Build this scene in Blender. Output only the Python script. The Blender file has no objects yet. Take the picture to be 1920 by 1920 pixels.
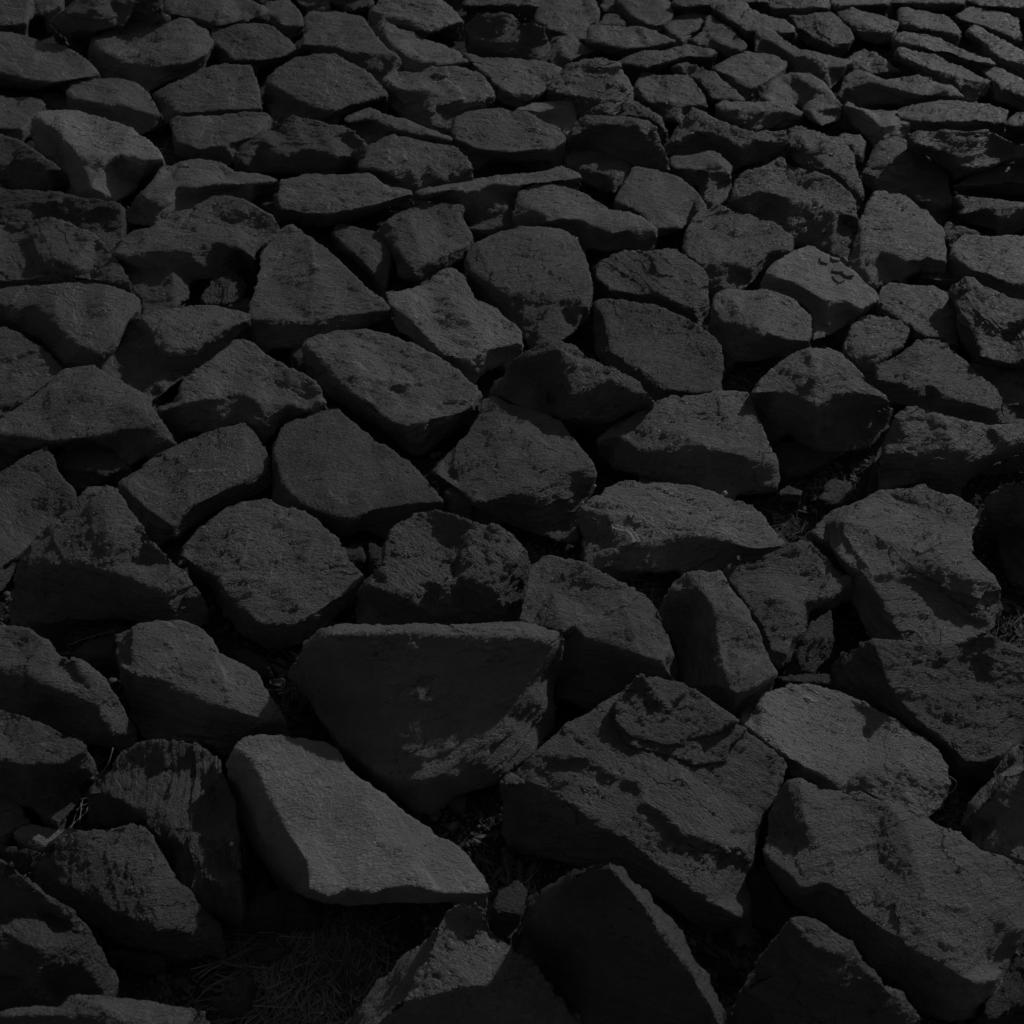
import bpy, math, random
import numpy as np
from mathutils import Vector, Matrix
from mathutils.geometry import delaunay_2d_cdt

# ---------------------------------------------------------------- camera, sky, sun, exposure
scene = bpy.context.scene
COL = scene.collection
PITCH = math.radians(45.0)      # camera looks down this much
FPX = 2000.0                    # focal length in photograph pixels (frame 1920 x 1920)
CAM_H = 2.4
SUN_EL, SUN_AZ = math.radians(26), math.radians(40)   # azimuth: clockwise from the view direction

cd = bpy.data.cameras.new('camera')
cam = bpy.data.objects.new('camera', cd)
COL.objects.link(cam)
scene.camera = cam
cam.location = (0, 0, CAM_H)
cam.rotation_euler = (math.pi / 2 - PITCH, 0, 0)
cd.sensor_width = 36
cd.lens = 36 * FPX / 1920
cd.clip_end = 400
cd.dof.use_dof = True
cd.dof.focus_distance = 3.3
cd.dof.aperture_fstop = 6.3

world = bpy.data.worlds.new('World')
scene.world = world
world.use_nodes = True
wn, wl = world.node_tree.nodes, world.node_tree.links
wn.clear()
sky = wn.new('ShaderNodeTexSky'); sky.sky_type = 'NISHITA'; sky.sun_disc = False
sky.sun_elevation = SUN_EL; sky.sun_rotation = SUN_AZ
bw = wn.new('ShaderNodeRGBToBW')               # black-and-white photograph: a colourless sky
bg = wn.new('ShaderNodeBackground'); bg.inputs['Strength'].default_value = 0.125
wo = wn.new('ShaderNodeOutputWorld')
wl.new(sky.outputs[0], bw.inputs[0]); wl.new(bw.outputs[0], bg.inputs['Color']); wl.new(bg.outputs[0], wo.inputs['Surface'])

sd = bpy.data.lights.new('sun', 'SUN')
sd.energy = 4.8; sd.angle = math.radians(1.0); sd.color = (1, 1, 1)
sun = bpy.data.objects.new('sun', sd)
COL.objects.link(sun)
S = Vector((math.sin(SUN_AZ) * math.cos(SUN_EL), math.cos(SUN_AZ) * math.cos(SUN_EL), math.sin(SUN_EL)))
sun.rotation_euler = S.to_track_quat('Z', 'Y').to_euler()
sun.location = (4, 6, 8)

scene.render.engine = 'CYCLES'
scene.view_settings.view_transform = 'Standard'
scene.view_settings.look = 'None'
scene.view_settings.exposure = -2.45
scene.view_settings.gamma = 1
scene.view_settings.use_curve_mapping = False
scene.cycles.max_bounces = 3
scene.cycles.diffuse_bounces = 2
scene.cycles.use_adaptive_sampling = True
scene.cycles.adaptive_threshold = .02
scene.cycles.use_denoising = True

# every rock: label | far outline | ridge line(s) | near outline | options
# outline points are "x y [f]": sight lines of the photograph that are met with the plane at height f * (rock height)
ROCKS = """
brightest pale flat slab with straight dark left side, below the wide dark wedge|425 1435 .8,440 1400,460 1385,500 1380,560 1384,610 1390,635 1405,650 1435,680 1460,720 1490,760 1525,800 1545,815 1565,850 1577,875 1600,905 1640,918 1670,917 1680 .8|462 1392,482 1430,480 1442,510 1500,540 1565,575 1615,580 1665,615 1683,650 1668,700 1672,750 1660,790 1662,820 1675,905 1677|435 1480 .4,455 1555 0,500 1625 0,560 1670 .3,600 1684 .5,680 1693 .45,800 1690 .5,905 1688 .6|a=1.75 f=-.15 s=-.25 r=.5 st=.3 c=.35 k=1.55
widest dark slab in the middle, straight lit back rim and point toward the viewer|545 1260 .4,570 1215 .9,600 1180 1.4,640 1172 1.6,700 1174 1.8,780 1170 1.9,870 1168 1.9,980 1170 1.9,1040 1180 1.8,1057 1190 1.6,1052 1215 1.1,1040 1250 .5,1035 1310 .3,1040 1350 .1|640 1402 .9,700 1445 .9,745 1462 .9,795 1465 .9,830 1450 .9,870 1412,940 1340 1.1,985 1290 1.25,1040 1212 1.6/620 1190 2.0,780 1186 2.05,950 1192 2.05,1035 1200 1.85|600 1340 .6,640 1410 .5,700 1465 .3,745 1490 .2,780 1520 0,810 1520,850 1490,900 1480,950 1450,1000 1410,1035 1365|a=1.35 r=.5 st=.6 k=1.12 c=.1 f=.15
largest rock at the lower centre, with a broken thin layer lying across its top|940 1490 0.50,940 1470 0.70,960 1450 0.85,1000 1410 1.10,1040 1375 1.15,1080 1345 1.18,1120 1325 1.20,1160 1300 1.20,1195 1280 1.20,1205 1270 1.23,1230 1270 1.23,1260 1283 1.23,1280 1290 1.23,1320 1315 1.20,1350 1332 1.20,1390 1365 1.15,1420 1385 1.12,1450 1408 1.10,1477 1430 1.05,1475 1445 1.00,1450 1500 0.90,1425 1530 0.80,1418 1560 0.75,1412 1620 0.70,1400 1640 0.60,1408 1680 0.40,1405 1720 0.25,1395 1738 0.10|945 1468 0.90,990 1465 0.90,1040 1485 0.90,1080 1515 0.90,1130 1550 0.90,1180 1580 0.85,1220 1610 0.85,1270 1650 0.80,1330 1690 0.80,1380 1715 0.75/1012 1412 1.10,1040 1418 1.12,1105 1420 1.15,1140 1445 1.12,1200 1467 1.10,1205 1500 1.07,1250 1525 1.07,1280 1562 1.05,1330 1575 1.05,1395 1592 0.95/1045 1432 1.02,1100 1436 1.05,1135 1462 1.02,1190 1484 1.00,1192 1510 1.00,1240 1545 0.95,1270 1580 0.90,1325 1595 0.90,1390 1612 0.80|940 1560 .1,942 1590,990 1605,1060 1620,1100 1625 .1,1160 1632 .1,1250 1690,1300 1735,1340 1750,1385 1740|a=1.15 s=-.1 r=.5 st=.7 k=.8 c=.5
long slab at the lower right edge, running down to the right corner|1430 1600 .5,1437 1560 .65,1440 1520 .75,1468 1465 .9,1500 1460,1530 1468,1600 1480,1660 1500,1720 1525,1760 1550,1800 1565,1840 1590,1880 1600,1920 1618,1980 1650|1437 1602 .8,1455 1620 .9,1480 1640,1500 1665,1550 1655,1580 1675,1600 1700,1640 1735,1680 1760,1720 1785,1760 1800,1800 1830,1830 1845,1868 1838/1500 1475 1.1,1508 1530 1.1,1530 1590 1.05,1520 1650 1/1560 1620 1,1640 1600 .97,1700 1560 1.12|1440 1630,1465 1675,1500 1700,1560 1740,1600 1765,1640 1815,1690 1850,1730 1895,1780 1925,1830 1912,1850 1880,1880 1840 .3,1900 1790 .6,1925 1745 .8|a=1.3 r=.45 st=.5 f=.1
pale rock with a rounded back edge, right of the largest layered rock|1385 1345 .5,1400 1330 .7,1430 1300,1485 1282,1530 1283,1560 1292,1590 1305,1640 1325,1680 1350,1700 1365,1740 1385,1765 1405,1778 1435,1780 1470 .9,1775 1490 .8|1385 1350,1430 1385,1475 1420,1510 1440,1540 1455,1580 1480,1620 1500,1660 1520,1700 1530 .9|1400 1365 .6,1480 1425 .4,1482 1452 .1,1530 1466 .2,1600 1479 .4,1640 1493 .4,1700 1515 .5,1740 1532 .3,1770 1512 .6|a=1.75 s=-.1 r=.6 f=-.1
upright rock with vertical grooves, left of the brightest slab|160 1500 .5,165 1470 .8,205 1445,215 1420 1.1,235 1400 1.2,265 1387 1.3,300 1386 1.3,340 1388 1.3,375 1400 1.3,405 1415 1.2,415 1440 1.2,430 1470 1.1,440 1500 1.1,445 1560,450 1640 .9,455 1690 .7,452 1735 .3|163 1490 .9,195 1487 .9,240 1510 .9,272 1540 .9,290 1565 .9,340 1585 .9,375 1620 .85,385 1640 .85,425 1660 .85,450 1670 .8|162 1545,240 1548,270 1545,283 1562,300 1600,330 1650,350 1690,400 1715,440 1737|a=1.05 r=.6 st=.75 sd=v k=1.15
rough-topped rock at the lower left, in front of the grooved upright rock|50 1637 .6,62 1620 .8,85 1590,110 1570 1.1,140 1557 1.2,210 1548 1.2,250 1539 1.2,270 1548 1.2,285 1565 1.2,300 1600 1.15,315 1625 1.1,330 1645 1,360 1680 .8,395 1705 .6,412 1730 .4,420 1760 .2,422 1790 0|88 1590,125 1630,145 1672,210 1700,250 1722,295 1736,322 1712 .95,322 1650 1.05|60 1650 .4,100 1690 .2,170 1730,215 1760,290 1792,360 1796,420 1792|a=1.1 r=1
dark rock at the left edge near the bottom, lower part in shade|-80 1600 1.5,0 1607 1.5,22 1617 1.5,32 1634 1.4,48 1640 1.4,64 1662 1.3,130 1708 1.1,160 1760 .9,200 1810 .6,218 1845 .3|-80 1850 .8,40 1858 .8,70 1835 .85,105 1802 .9,160 1808 .8|-80 1900,30 1884,110 1890,200 1875|a=.9 r=.7 k=1.6
rock cut off by the bottom left corner, only its flat top showing|-60 1900,0 1893,30 1887,108 1886,132 1869,240 1870,310 1884,380 1892,390 1920 .6|-60 1912,60 1903,140 1905,250 1920,350 1940|-60 2050,150 2080,380 2020|a=1.1 r=.6 f=-.1
pointed rock with mottled lit face, cut off by the bottom edge left of centre|640 1925 0,680 1870 .2,740 1815 .4,790 1770 .6,810 1735 .8,840 1700 1.15,870 1690 1.2,895 1692 1.2,910 1700 1.2,925 1735 1.1,960 1765 1.1,1000 1800 1,1020 1830 .95,1045 1865 .8,1060 1890 .7,1080 1905 .6,1090 1950 .3|700 1925 .9,745 1885 1,775 1830 1.05,800 1780 1.1,832 1712 1.15/745 1885 1,900 1850 1.15,1000 1900 .85|620 2000 0,800 2100,1090 2060|a=1.35 r=1.1 s=-.1 k=1.1
big dark-faced rock at the bottom edge, with a thin bright strip down its right side|985 1740 .2,988 1680 .6,1030 1660 .9,1060 1640 1.2,1075 1625 1.3,1110 1615 1.4,1145 1607 1.4,1165 1625 1.3,1200 1660 1.2,1225 1690 1.1,1260 1730 .95,1290 1770 .8,1330 1830 .6,1360 1890 .4,1372 1930 .2|1000 1720 .9,1070 1645 1.35,1150 1630 1.4,1210 1700 1.3,1250 1765 1.2,1300 1830 1,1335 1890 .8,1352 1930 .6|980 1800 0,985 1900,1020 2000,1200 2040,1350 1990|a=.9 r=.5 k=1.6
rounded peak cut off by the bottom edge, right of the rock with the bright strip|1375 1930 0,1380 1870 .4,1400 1840 .6,1430 1790 .9,1460 1750 1.1,1480 1725 1.2,1500 1717 1.2,1530 1725 1.2,1560 1745 1.15,1600 1765 1.1,1615 1795 1,1640 1815 .95,1660 1840 .85,1690 1865 .7,1720 1900 .5,1740 1930 .3|1400 1850 .8,1450 1825 .95,1500 1800 1.05,1530 1775 1.15,1580 1790 1.1,1610 1810 1,1660 1850 .9,1700 1890 .7|1380 2000 0,1550 2060,1740 2000|a=1 r=.9 k=1.2
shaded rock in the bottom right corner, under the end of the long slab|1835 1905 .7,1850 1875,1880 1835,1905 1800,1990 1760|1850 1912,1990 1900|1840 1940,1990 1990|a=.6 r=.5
dark flat-topped block in the gap between the layered rock and the long slab|1400 1640 .9,1405 1622,1440 1625,1450 1650,1475 1690 .8,1500 1705 .5|1403 1650,1447 1652|1405 1730,1440 1740,1480 1722|a=.7 r=.3
broad shaded rock at the right edge, beside the pale rounded one|1560 1250 .3,1580 1220 .6,1620 1205 1.1,1645 1194 1.3,1700 1202 1.35,1750 1210 1.3,1780 1207 1.35,1850 1188 1.5,1870 1195 1.5,1920 1220 1.3,1990 1250 1.2|1590 1250 .8,1640 1250 1,1650 1290 .95,1700 1335 .9,1740 1370 .9,1780 1400 .85,1810 1430 .8,1850 1430 .8,1880 1418 .8/1640 1210 1.35,1670 1290 1.15,1715 1345 .95|1570 1280 0,1640 1322 .3,1700 1363 .5,1740 1383 .5,1770 1407 .5,1780 1440,1800 1455,1830 1450,1870 1430,1920 1385 .4,1990 1350 .6|a=1 f=.2 k=.95 r=.6 st=.5
bright-sided rock cut off by the right edge, above the long slab|1805 1545 .3,1820 1500 .6,1860 1450 .9,1900 1400 1.1,1920 1387 1.1,1990 1370 1.1|1830 1520 .9,1870 1475 1.1,1885 1450 1.15,1920 1440 1.1,1990 1440 1|1820 1560 .1,1815 1580 0,1830 1592 .2,1880 1601 .4,1925 1616 .5,1990 1650 .4|a=1.5 s=.2 r=.7 f=-.2
rock with lit slanting top and dark triangular front, left of the widest slab|222 1230 .7,217 1190 .9,250 1175,290 1163,340 1162,375 1178,395 1195,410 1220,450 1240,485 1265,510 1310,530 1345 .9,542 1375 .7|228 1250,260 1265,310 1275,350 1295,400 1318,450 1335,500 1352,528 1347 .95|235 1290 .2,245 1340 0,262 1378 0,310 1385,400 1398,440 1391,520 1381|a=1.35 r=.6 f=-.1 k=.85
low broad rock at the left edge with a thin bright break line along its top|-60 1170 1.1,0 1172 1.1,50 1178 1.1,90 1205 1.1,100 1225 1.1,150 1240 1.1,190 1270 1.05,215 1300 1,235 1340 .7,255 1385 .3|-60 1250,0 1263,50 1272,75 1288,120 1300,160 1315,182 1322/-60 1236 1.08,50 1248 1.08,90 1280 1.06,180 1305 1.02|-60 1320,0 1330 .2,60 1345 .2,110 1370 .2,160 1395,215 1400,250 1393|a=1.15 r=.4
rock at the left edge with a rough top, below the low broad one|-60 1320,0 1328,35 1337,70 1350,120 1370,155 1385,163 1400,160 1440 .6|-60 1425,0 1425,50 1432,110 1430,150 1410|-60 1480,10 1490,60 1510,110 1545,150 1500,165 1450 .3|a=1.1 r=1
large dark hump with a glittering patch, on the left above the slanting lit rock|20 1140 .3,25 1100 .5,40 1050 .8,65 1005 1,110 970 1.1,145 935 1.15,165 915 1.15,200 905 1.15,220 915 1.15,245 955 1.15,268 985 1.1,285 1015 1.05,320 1045 1,345 1065 .8,370 1100 .5,392 1140 .25|55 1045 .95,130 1060,200 1065,250 1085,290 1100,318 1075|30 1165,50 1170,150 1165,250 1162,340 1162,385 1165|a=1.2 r=1.1 k=1.0 f=.15
tall rock at the left edge, narrow peak at its back|-60 870 1,0 885 1.1,50 850 1.3,88 835 1.4,100 855 1.35,110 885 1.25,140 915 1.1,145 935 1|-60 1080 .8,0 1065 .8,30 1045 .8,90 990 .85,140 940 .9|-60 1130,0 1115,30 1052 .4,60 1010 .5,108 970 .6|a=1.05 r=.8 k=1.3
craggy rock with crinkled lit top, left of centre below the flat sandy slab|332 1040 .7,350 1015 .9,390 980,420 955,460 938,500 935,530 947,570 960,600 975,635 1010,650 1045,680 1080 .9,690 1095 .7|340 1042,370 1065,410 1085,425 1115,460 1145,490 1170,545 1170,590 1150,620 1130,658 1103|350 1060 .4,385 1100 .1,420 1150,450 1190,490 1210,520 1215,570 1200,620 1165,660 1125 .3|a=1.2 r=1.4
knobbly rounded boulder directly behind the widest dark slab|670 1130 .3,672 1108 .6,700 1082 .9,720 1065,725 1020 1.1,745 980 1.2,780 960 1.25,820 953 1.3,860 963 1.3,900 980 1.3,935 985 1.3,960 1005 1.2,985 1030 1.1,993 1050 .9,990 1090 .6,985 1130 .3|690 1095,740 1110,800 1085,860 1080 1.05,915 1072 1.05,960 1060 1.05,982 1042 1.05|672 1168,780 1170,880 1168,955 1168,985 1150|a=1.1 r=1.3 k=1
smooth-topped rock behind the widest slab's right corner|972 1160 .9,985 1115,995 1060,1020 1035,1045 1040,1100 1058,1150 1085,1190 1105,1220 1120,1240 1145,1255 1185 .9,1265 1215 .7,1275 1240 .5,1278 1280 .1|985 1168,1055 1185,1080 1175,1100 1195,1150 1210,1200 1228,1240 1238,1258 1222 .95|1000 1172 .7,1055 1192 .8,1050 1215 .4,1042 1260 .1,1040 1310,1080 1315,1130 1310,1190 1282,1275 1290|a=1.2 r=.6 k=.9
narrow ridge-backed slab with dark left side, left half of the leaning pair|1240 1135 .5,1262 1100 .9,1290 1071 1.1,1325 1068 1.15,1350 1070 1.1,1375 1110 1,1405 1145,1430 1190,1440 1230 .95,1458 1262 .85|1262 1105 1,1310 1098 1.15,1335 1135 1.1,1345 1200 1.05,1360 1260 1,1370 1295 1,1385 1302 .95,1425 1285 .9,1455 1266 .9|1245 1170 .2,1270 1215,1280 1285,1310 1310,1350 1330,1375 1338,1410 1316,1450 1280 .3|a=1.3 r=.7 f=0
leaning slab with notched front edge, right half of the leaning pair|1352 1072 .7,1370 1050,1420 1045 1.05,1460 1030 1.1,1500 1013 1.2,1520 1016 1.2,1560 1050 1.15,1600 1083 1.05,1598 1105 .9|1365 1088 .8,1400 1130 .8,1430 1185 .8,1445 1218 .8,1475 1226 .8,1490 1195 .85,1503 1172 .9,1508 1132 .95,1555 1120 1,1588 1098 1|1378 1106 .6,1408 1145 .6,1433 1190 .6,1447 1235 .5,1462 1252 .2,1482 1230 .3,1512 1200 .3,1520 1152 .4,1560 1136 .5,1598 1112 .6|a=1.15 r=.8 f=.05 k=1.6
dark wedge in the gap below the leaning pair, right side|1470 1245 .4,1500 1205 .8,1520 1165 1,1558 1140 1,1562 1180 .8,1555 1230 .4|1500 1215 .8,1540 1170 .9|1465 1260,1490 1262,1530 1262|a=.7 r=.8
bright streaked long rock in the centre right, below the broad light-topped one|1090 960 .8,1093 950,1125 932,1135 915,1170 903,1210 896,1240 900,1290 908,1340 920,1390 935,1420 955,1440 985,1465 1005,1472 1020 .8|1093 956,1140 965,1190 985,1250 985,1300 1000,1350 1012,1400 1025,1420 1030,1462 1024|1092 990 .4,1097 1050,1130 1062,1200 1070,1270 1068,1330 1058,1380 1045 .3,1440 1040 .4,1470 1030 .5|a=1.6 r=.6 st=1 f=-.05 k=.8 sd=l
large light-topped rock on the right with banded dark front|1520 1000 .6,1545 970 .8,1560 955 .9,1600 940,1650 922,1710 918,1732 906,1770 925,1800 930,1835 950,1840 965,1825 1000,1830 1040 .95,1865 1075 .75,1875 1100 .65,1880 1130 .4|1530 1003 .95,1570 1040,1590 1060,1620 1075,1680 1065,1750 1055,1780 1062,1820 1080 .95,1868 1095 .7|1555 1020 .8,1598 1080 .7,1594 1115 .4,1620 1170,1645 1190,1700 1205,1760 1212,1800 1203,1860 1180,1875 1150 .2|a=1.4 r=.7 st=.8 k=.62
shaded rounded rock at the right edge, beside the large light-topped one|1845 950 .7,1860 920,1890 903,1920 898,1990 900|1855 955,1900 945,1990 955|1865 1000,1880 1060,1895 1090,1930 1100,1990 1100|a=.95 r=.7 f=.6
five-sided dark boulder in the centre with a pocked top|810 880 .6,830 860 .8,870 820,895 780 1.1,905 745 1.25,925 742 1.25,960 758 1.2,1010 770 1.2,1050 790 1.15,1085 830 1.05,1100 850,1118 880 .9,1120 895 .8|815 887,870 925 .9,890 945 .9,960 925 .95,1030 905 .95,1070 880,1105 868/1000 785 1.2,1060 830 1.1|830 905 .4,885 950 .1,940 975,1000 1000,1060 1017,1082 1010,1090 960 .2,1102 930 .4|a=1.15 r=.8 k=1
small upright block wedged between the sandy slab and the five-sided boulder|832 920 .9,845 910,870 912,887 930,886 970 .3|834 923,850 928,876 926|835 950,850 965,880 977|a=1.1 r=.5 k=2
flat sandy slab left of centre with a small dark chip out of its face|510 840 .8,525 800,545 785,600 770,635 767,655 785,690 810,730 840,770 865,800 900,820 925,832 940 .8|512 845,525 900,545 925,580 950,620 965,660 972,700 955,770 945,829 941/650 905 1.02,690 900 1.02,720 912 1.02|508 890 .5,512 930 .2,520 955,580 985,640 1007,680 995,760 975,828 952 .4|a=1.05 r=.6 st=.2 c=.6
broad rock in the centre right with a folded swirl and a pale dot on top|1118 820 .8,1150 795,1190 775 1.1,1225 755 1.15,1260 743 1.2,1330 737 1.2,1370 735 1.2,1405 738 1.15,1418 755 1.1,1420 780 1.05,1440 820,1457 860 .8,1458 880 .6|1118 828,1160 815 1.05,1200 840,1260 848,1330 852 .95,1400 855 .9,1450 868 .85|1125 850 .3,1150 880,1200 890,1270 900,1320 915,1380 925,1420 922,1455 912|a=1.35 r=1 k=1
dark peaked rock with slanting bands, left of the swirled one|925 725 .5,960 680 1,985 660 1.2,1020 642 1.35,1050 640 1.35,1090 655 1.3,1140 690 1.2,1170 700 1.15,1200 715 1.1,1222 740 1,1224 755 .8|935 742 .7,985 770 .7,1050 786 .7,1100 784 .7,1160 768 .8,1220 748 .9/985 672 1.2,1050 655 1.37,1140 710 1.17,1195 735 1.08|920 735 .4,960 762 .5,1000 775 .5,1060 792 .4,1100 797 .3,1150 795 0,1180 782 .2,1220 762 .5|a=1 r=.6 st=1.2 k=2 sd=l
large lit slab left of centre crossed by one long dark crack|572 645 .9,580 635,640 620,690 617,730 625,770 645,820 665,850 685,870 705,895 725,900 735 .9,898 760 .6|575 650,600 670,625 695,635 715,655 735,690 755,730 790,760 798,800 785,860 775,888 762/735 722 1.05,790 715 1.06,860 698 1.06/738 727 .98,792 721 .98,858 706 .98|575 670 .6,595 710 .4,612 738 .2,640 755 0,680 785,730 815,770 850,790 852,830 820,875 790,893 775 .3|a=1.35 r=.75 st=.6
smooth dark-sided slab above the swirled rock, tilted to the right|1113 570 .9,1130 562,1170 560,1230 570,1280 590,1320 615,1345 640,1353 665 .95,1355 700 .8,1352 735 .6|1118 572,1137 600,1145 660,1190 690,1230 712,1260 730,1300 736,1345 730|1114 610 .5,1120 660 .1,1140 690 0,1180 715,1225 745 .2,1280 742 .7,1330 741 .7|a=.95 r=.7 f=.3
rock with a broad lit cap right of centre, above the shaded gravel hollow|1405 735 .8,1430 705,1460 675 1.1,1495 658 1.15,1550 650 1.15,1580 655 1.15,1610 685 1.1,1640 720 1,1665 740 .95,1672 760 .7|1410 737,1460 735,1500 745,1530 760,1560 740 1.02,1600 735 1.02,1640 740,1666 752 .9|1415 760,1430 790,1480 810,1530 835,1590 848,1630 835,1665 800,1675 775|a=1.25 r=1 k=1
knotted rock on the right behind the lit-capped one|1640 710 .6,1650 680 .9,1690 665 1.1,1720 640 1.2,1750 637 1.2,1780 640 1.2,1790 655 1.1,1830 690,1860 720,1875 745 .9|1645 710,1690 718,1740 715,1765 735,1800 750,1860 765,1876 762|1645 735 .2,1675 755,1700 760,1740 768 .2,1800 780 .4,1850 795 .3,1880 795|a=1.1 r=1.1
long ribbed rock at the right edge in front of the knotted one|1650 870 .5,1665 820 .8,1680 780 1.1,1705 763 1.2,1750 765 1.2,1800 780 1.15,1850 795 1.1,1910 798 1.1,1990 790 1.1|1660 850 .8,1720 850 .85,1780 870 .85,1820 868 .85,1870 850 .9,1920 830,1990 820|1655 915,1700 908 .3,1740 905 .4,1790 922,1820 895,1860 870,1920 850,1990 840|a=1.2 r=1.1 k=1.5
low rock at the right edge just above the long ribbed one|1820 680 .9,1860 685,1920 690,1990 700|1830 700,1880 755 .9,1990 760|1872 745 .8,1880 788,1920 797 .2,1990 800|a=1.1 r=.8 f=.2
large layered slab at the right edge with curved break lines|1778 545 .9,1790 530 1.1,1820 522 1.2,1860 540 1.2,1920 560 1.2,1990 580 1.2|1782 552 .95,1800 590 .9,1830 625 .9,1840 668 .85,1900 683 .85,1990 688 .9/1800 540 1.15,1840 585 1.1,1890 605 1.1,1990 590 1.15|1790 570 .6,1800 630 .1,1820 665,1835 684 .2,1920 694 .4,1990 700 .4|a=.95 r=.6 st=.8 k=1.7
knobbly pale rock at the right edge above the layered slab|1782 480 .8,1785 460,1810 440 1.1,1860 440 1.1,1920 438 1.1,1990 440 1.1|1800 490,1840 510,1880 525,1920 530,1990 530|1782 500 .3,1800 518,1840 526 .2,1880 545 .2,1920 560 .2,1990 570 .2|a=1.3 r=1.1
rock with a slot-like groove in its top, behind the small crinkled one|1645 560 .7,1655 535,1670 530,1700 535,1750 536,1780 548,1788 580,1795 630 .8,1798 650 .6|1650 570,1690 600,1730 630,1780 637,1794 648/1712 545 .9,1735 590 .9|1645 590 .2,1700 612 .4,1710 632 .4,1750 640 .7,1797 656 .5|a=1.15 r=.9
small crinkled rock on the right with bright wrinkles|1585 640 .5,1600 605,1620 590 1.1,1660 593 1.1,1695 600 1.05,1703 620 .9|1598 640,1640 658,1680 645,1700 625|1580 655 .1,1610 680,1650 682,1690 650 .2,1703 635 .5|a=1.4 r=1.3
brightest cracked block on the right with raised square flakes on its top|1425 530 .6,1440 500,1480 475,1517 458,1550 475,1590 500,1615 520,1640 545,1650 560 .9|1440 505,1460 520,1500 535,1545 562,1580 560,1615 580,1647 564|1420 545 .1,1470 548 .5,1500 562 .3,1524 592 .1,1523 640 0,1560 625,1600 600,1640 575 .3|a=1.65 r=.3 st=.6 c=.5 f=-.05
rock with dark squared left side and wavy step, below the bright cracked block|1335 575 .8,1340 555,1365 543,1400 545,1440 544,1490 565,1523 590,1520 610,1520 640 .8|1337 576,1365 576,1392 590,1402 615,1430 630,1480 638,1516 640|1335 620 .1,1345 660,1375 680,1420 675,1470 660,1518 652 .4|a=1.25 r=.5
flat-backed dark rock right of the round-topped centre block|1113 500 .7,1130 485,1170 467,1210 465,1270 467,1300 490,1325 515,1330 555 .8|1115 512,1140 540,1200 552,1260 562,1300 578,1327 560|1115 535 .2,1140 562 .3,1180 560 .7,1230 569 .7,1275 588 .5,1310 612 .1,1326 592 .2|a=1 r=.8 f=.35
tall squarish rock at upper centre, flat lit top over a dark stepped front|872 510 .7,875 480 .9,890 455,930 435,980 427,1050 425,1080 440,1100 480,1110 520,1110 560 .8,1105 590 .6|885 508,920 535,980 546,1040 548,1095 565 .85|890 540 .1,930 580,960 612,985 632,1010 645,1050 640,1080 620,1103 595 .3|a=1.05 r=.5 k=.8 f=.1
twisted lit rock left of centre, its pale back running up to a point|722 545 .8,760 540,800 530 1.05,830 505 1.15,855 503 1.15,870 520 1.1,895 560,930 575,950 600,975 620,980 650 .8|730 570,770 600,810 640,830 665,870 675,915 655,976 645|735 590 .6,745 620 .2,790 650 .3,840 680 .4,870 695 .2,900 702,940 680,978 660 .4|a=1.6 r=.9
big blunt rock left of centre with pitted top and low dark front lip|470 560 .9,482 520 1,490 470 1.15,510 440 1.2,545 422 1.25,580 440 1.2,620 475 1.15,650 500 1.1,690 540,720 560,733 580 .9|470 598,520 598,580 605,630 590,690 585,730 581|468 610 .7,480 640,510 655,550 650,600 635,650 622,700 605,732 590 .4|a=1.2 r=1
rock at the left edge with a smooth leaning lit side, mid height|-60 545,0 540,50 532 1.1,80 532 1.1,130 525 1.1,190 530 1.1,250 550 1,262 560 .9,258 580 .85|-60 575,0 568,60 570,110 610,150 645,190 665 .95,215 645 .95,245 600 .9|-60 600,0 605,40 620,80 640,115 685,180 692,200 670 .4,230 630 .5,250 595 .6|a=1.2 r=.7
streaky rock at the left edge under the smooth leaning one|-60 600 1.1,0 607 1.1,40 625 1.1,80 655,105 670,120 690 .8|-60 755 .8,0 765 .8,50 750 .8,100 710 .9|-60 780 .4,0 783 .5,40 757 .6,80 730 .6,117 702 .6|a=1.15 r=1
wide rock on the left with a half-shaded ridged top|-60 790 .9,0 785 1,20 770,60 745 1.05,90 725 1.1,120 695 1.15,175 687 1.2,200 703 1.15,240 725 1.1,270 745 1.05,300 785 1,330 825 .3|-60 810 .9,0 815,60 820,110 828,180 818,230 805,290 805,303 797|-60 835,0 830 .2,40 843 .4,120 838 .5,160 828 .5,200 838 .5,240 872 .2,270 852 .3,330 832 0|a=1.25 r=.8
block with saddle-shaped lit top and dark pointed front, left of the blunt pitted one|235 600 .6,262 590 .9,270 578,300 580 1.0,340 575 1.0,400 570 1.1,440 580 1.05,465 590 1,467 600 .9|262 594,283 615,290 645,310 660,370 650 .95,400 630,440 610,464 602|220 650 .3,200 680 .2,190 697 .1,240 725 .2,280 755 0,310 740,345 705,390 670,440 635 .3,465 612 .5|a=1.3 r=.7
rock with jagged lit crest left of the cracked slab, darker rounded back|295 765 .6,320 750 .8,345 715,370 690 1.1,400 670 1.15,440 640 1.1,470 640 1.1,510 675 1.1,560 695 1.05,590 715,605 750 .9,612 765 .7|300 772 .8,350 755,400 745,455 733,480 750 .95,500 757 .9,545 757 .9,580 770 .8|310 785,350 805,400 812,440 805 .2,480 818 .2,505 822,540 792 .5,580 778 .5,610 768 .5|a=1.3 r=1 f=0
long tilted rock on the left with rippled right end|220 905 .8,250 880 .9,290 850,350 825,400 805 1.05,455 787 1.1,470 800 1.1,490 825,505 860 .8,508 890 .5|235 915,270 950,320 983 .9,355 950,400 930,450 905,485 885 .9,503 866 .8|225 920 .5,250 965 .1,275 995,310 1010,335 1010,360 990,400 960,450 935,500 915|a=1.2 r=.9 st=.7
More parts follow.
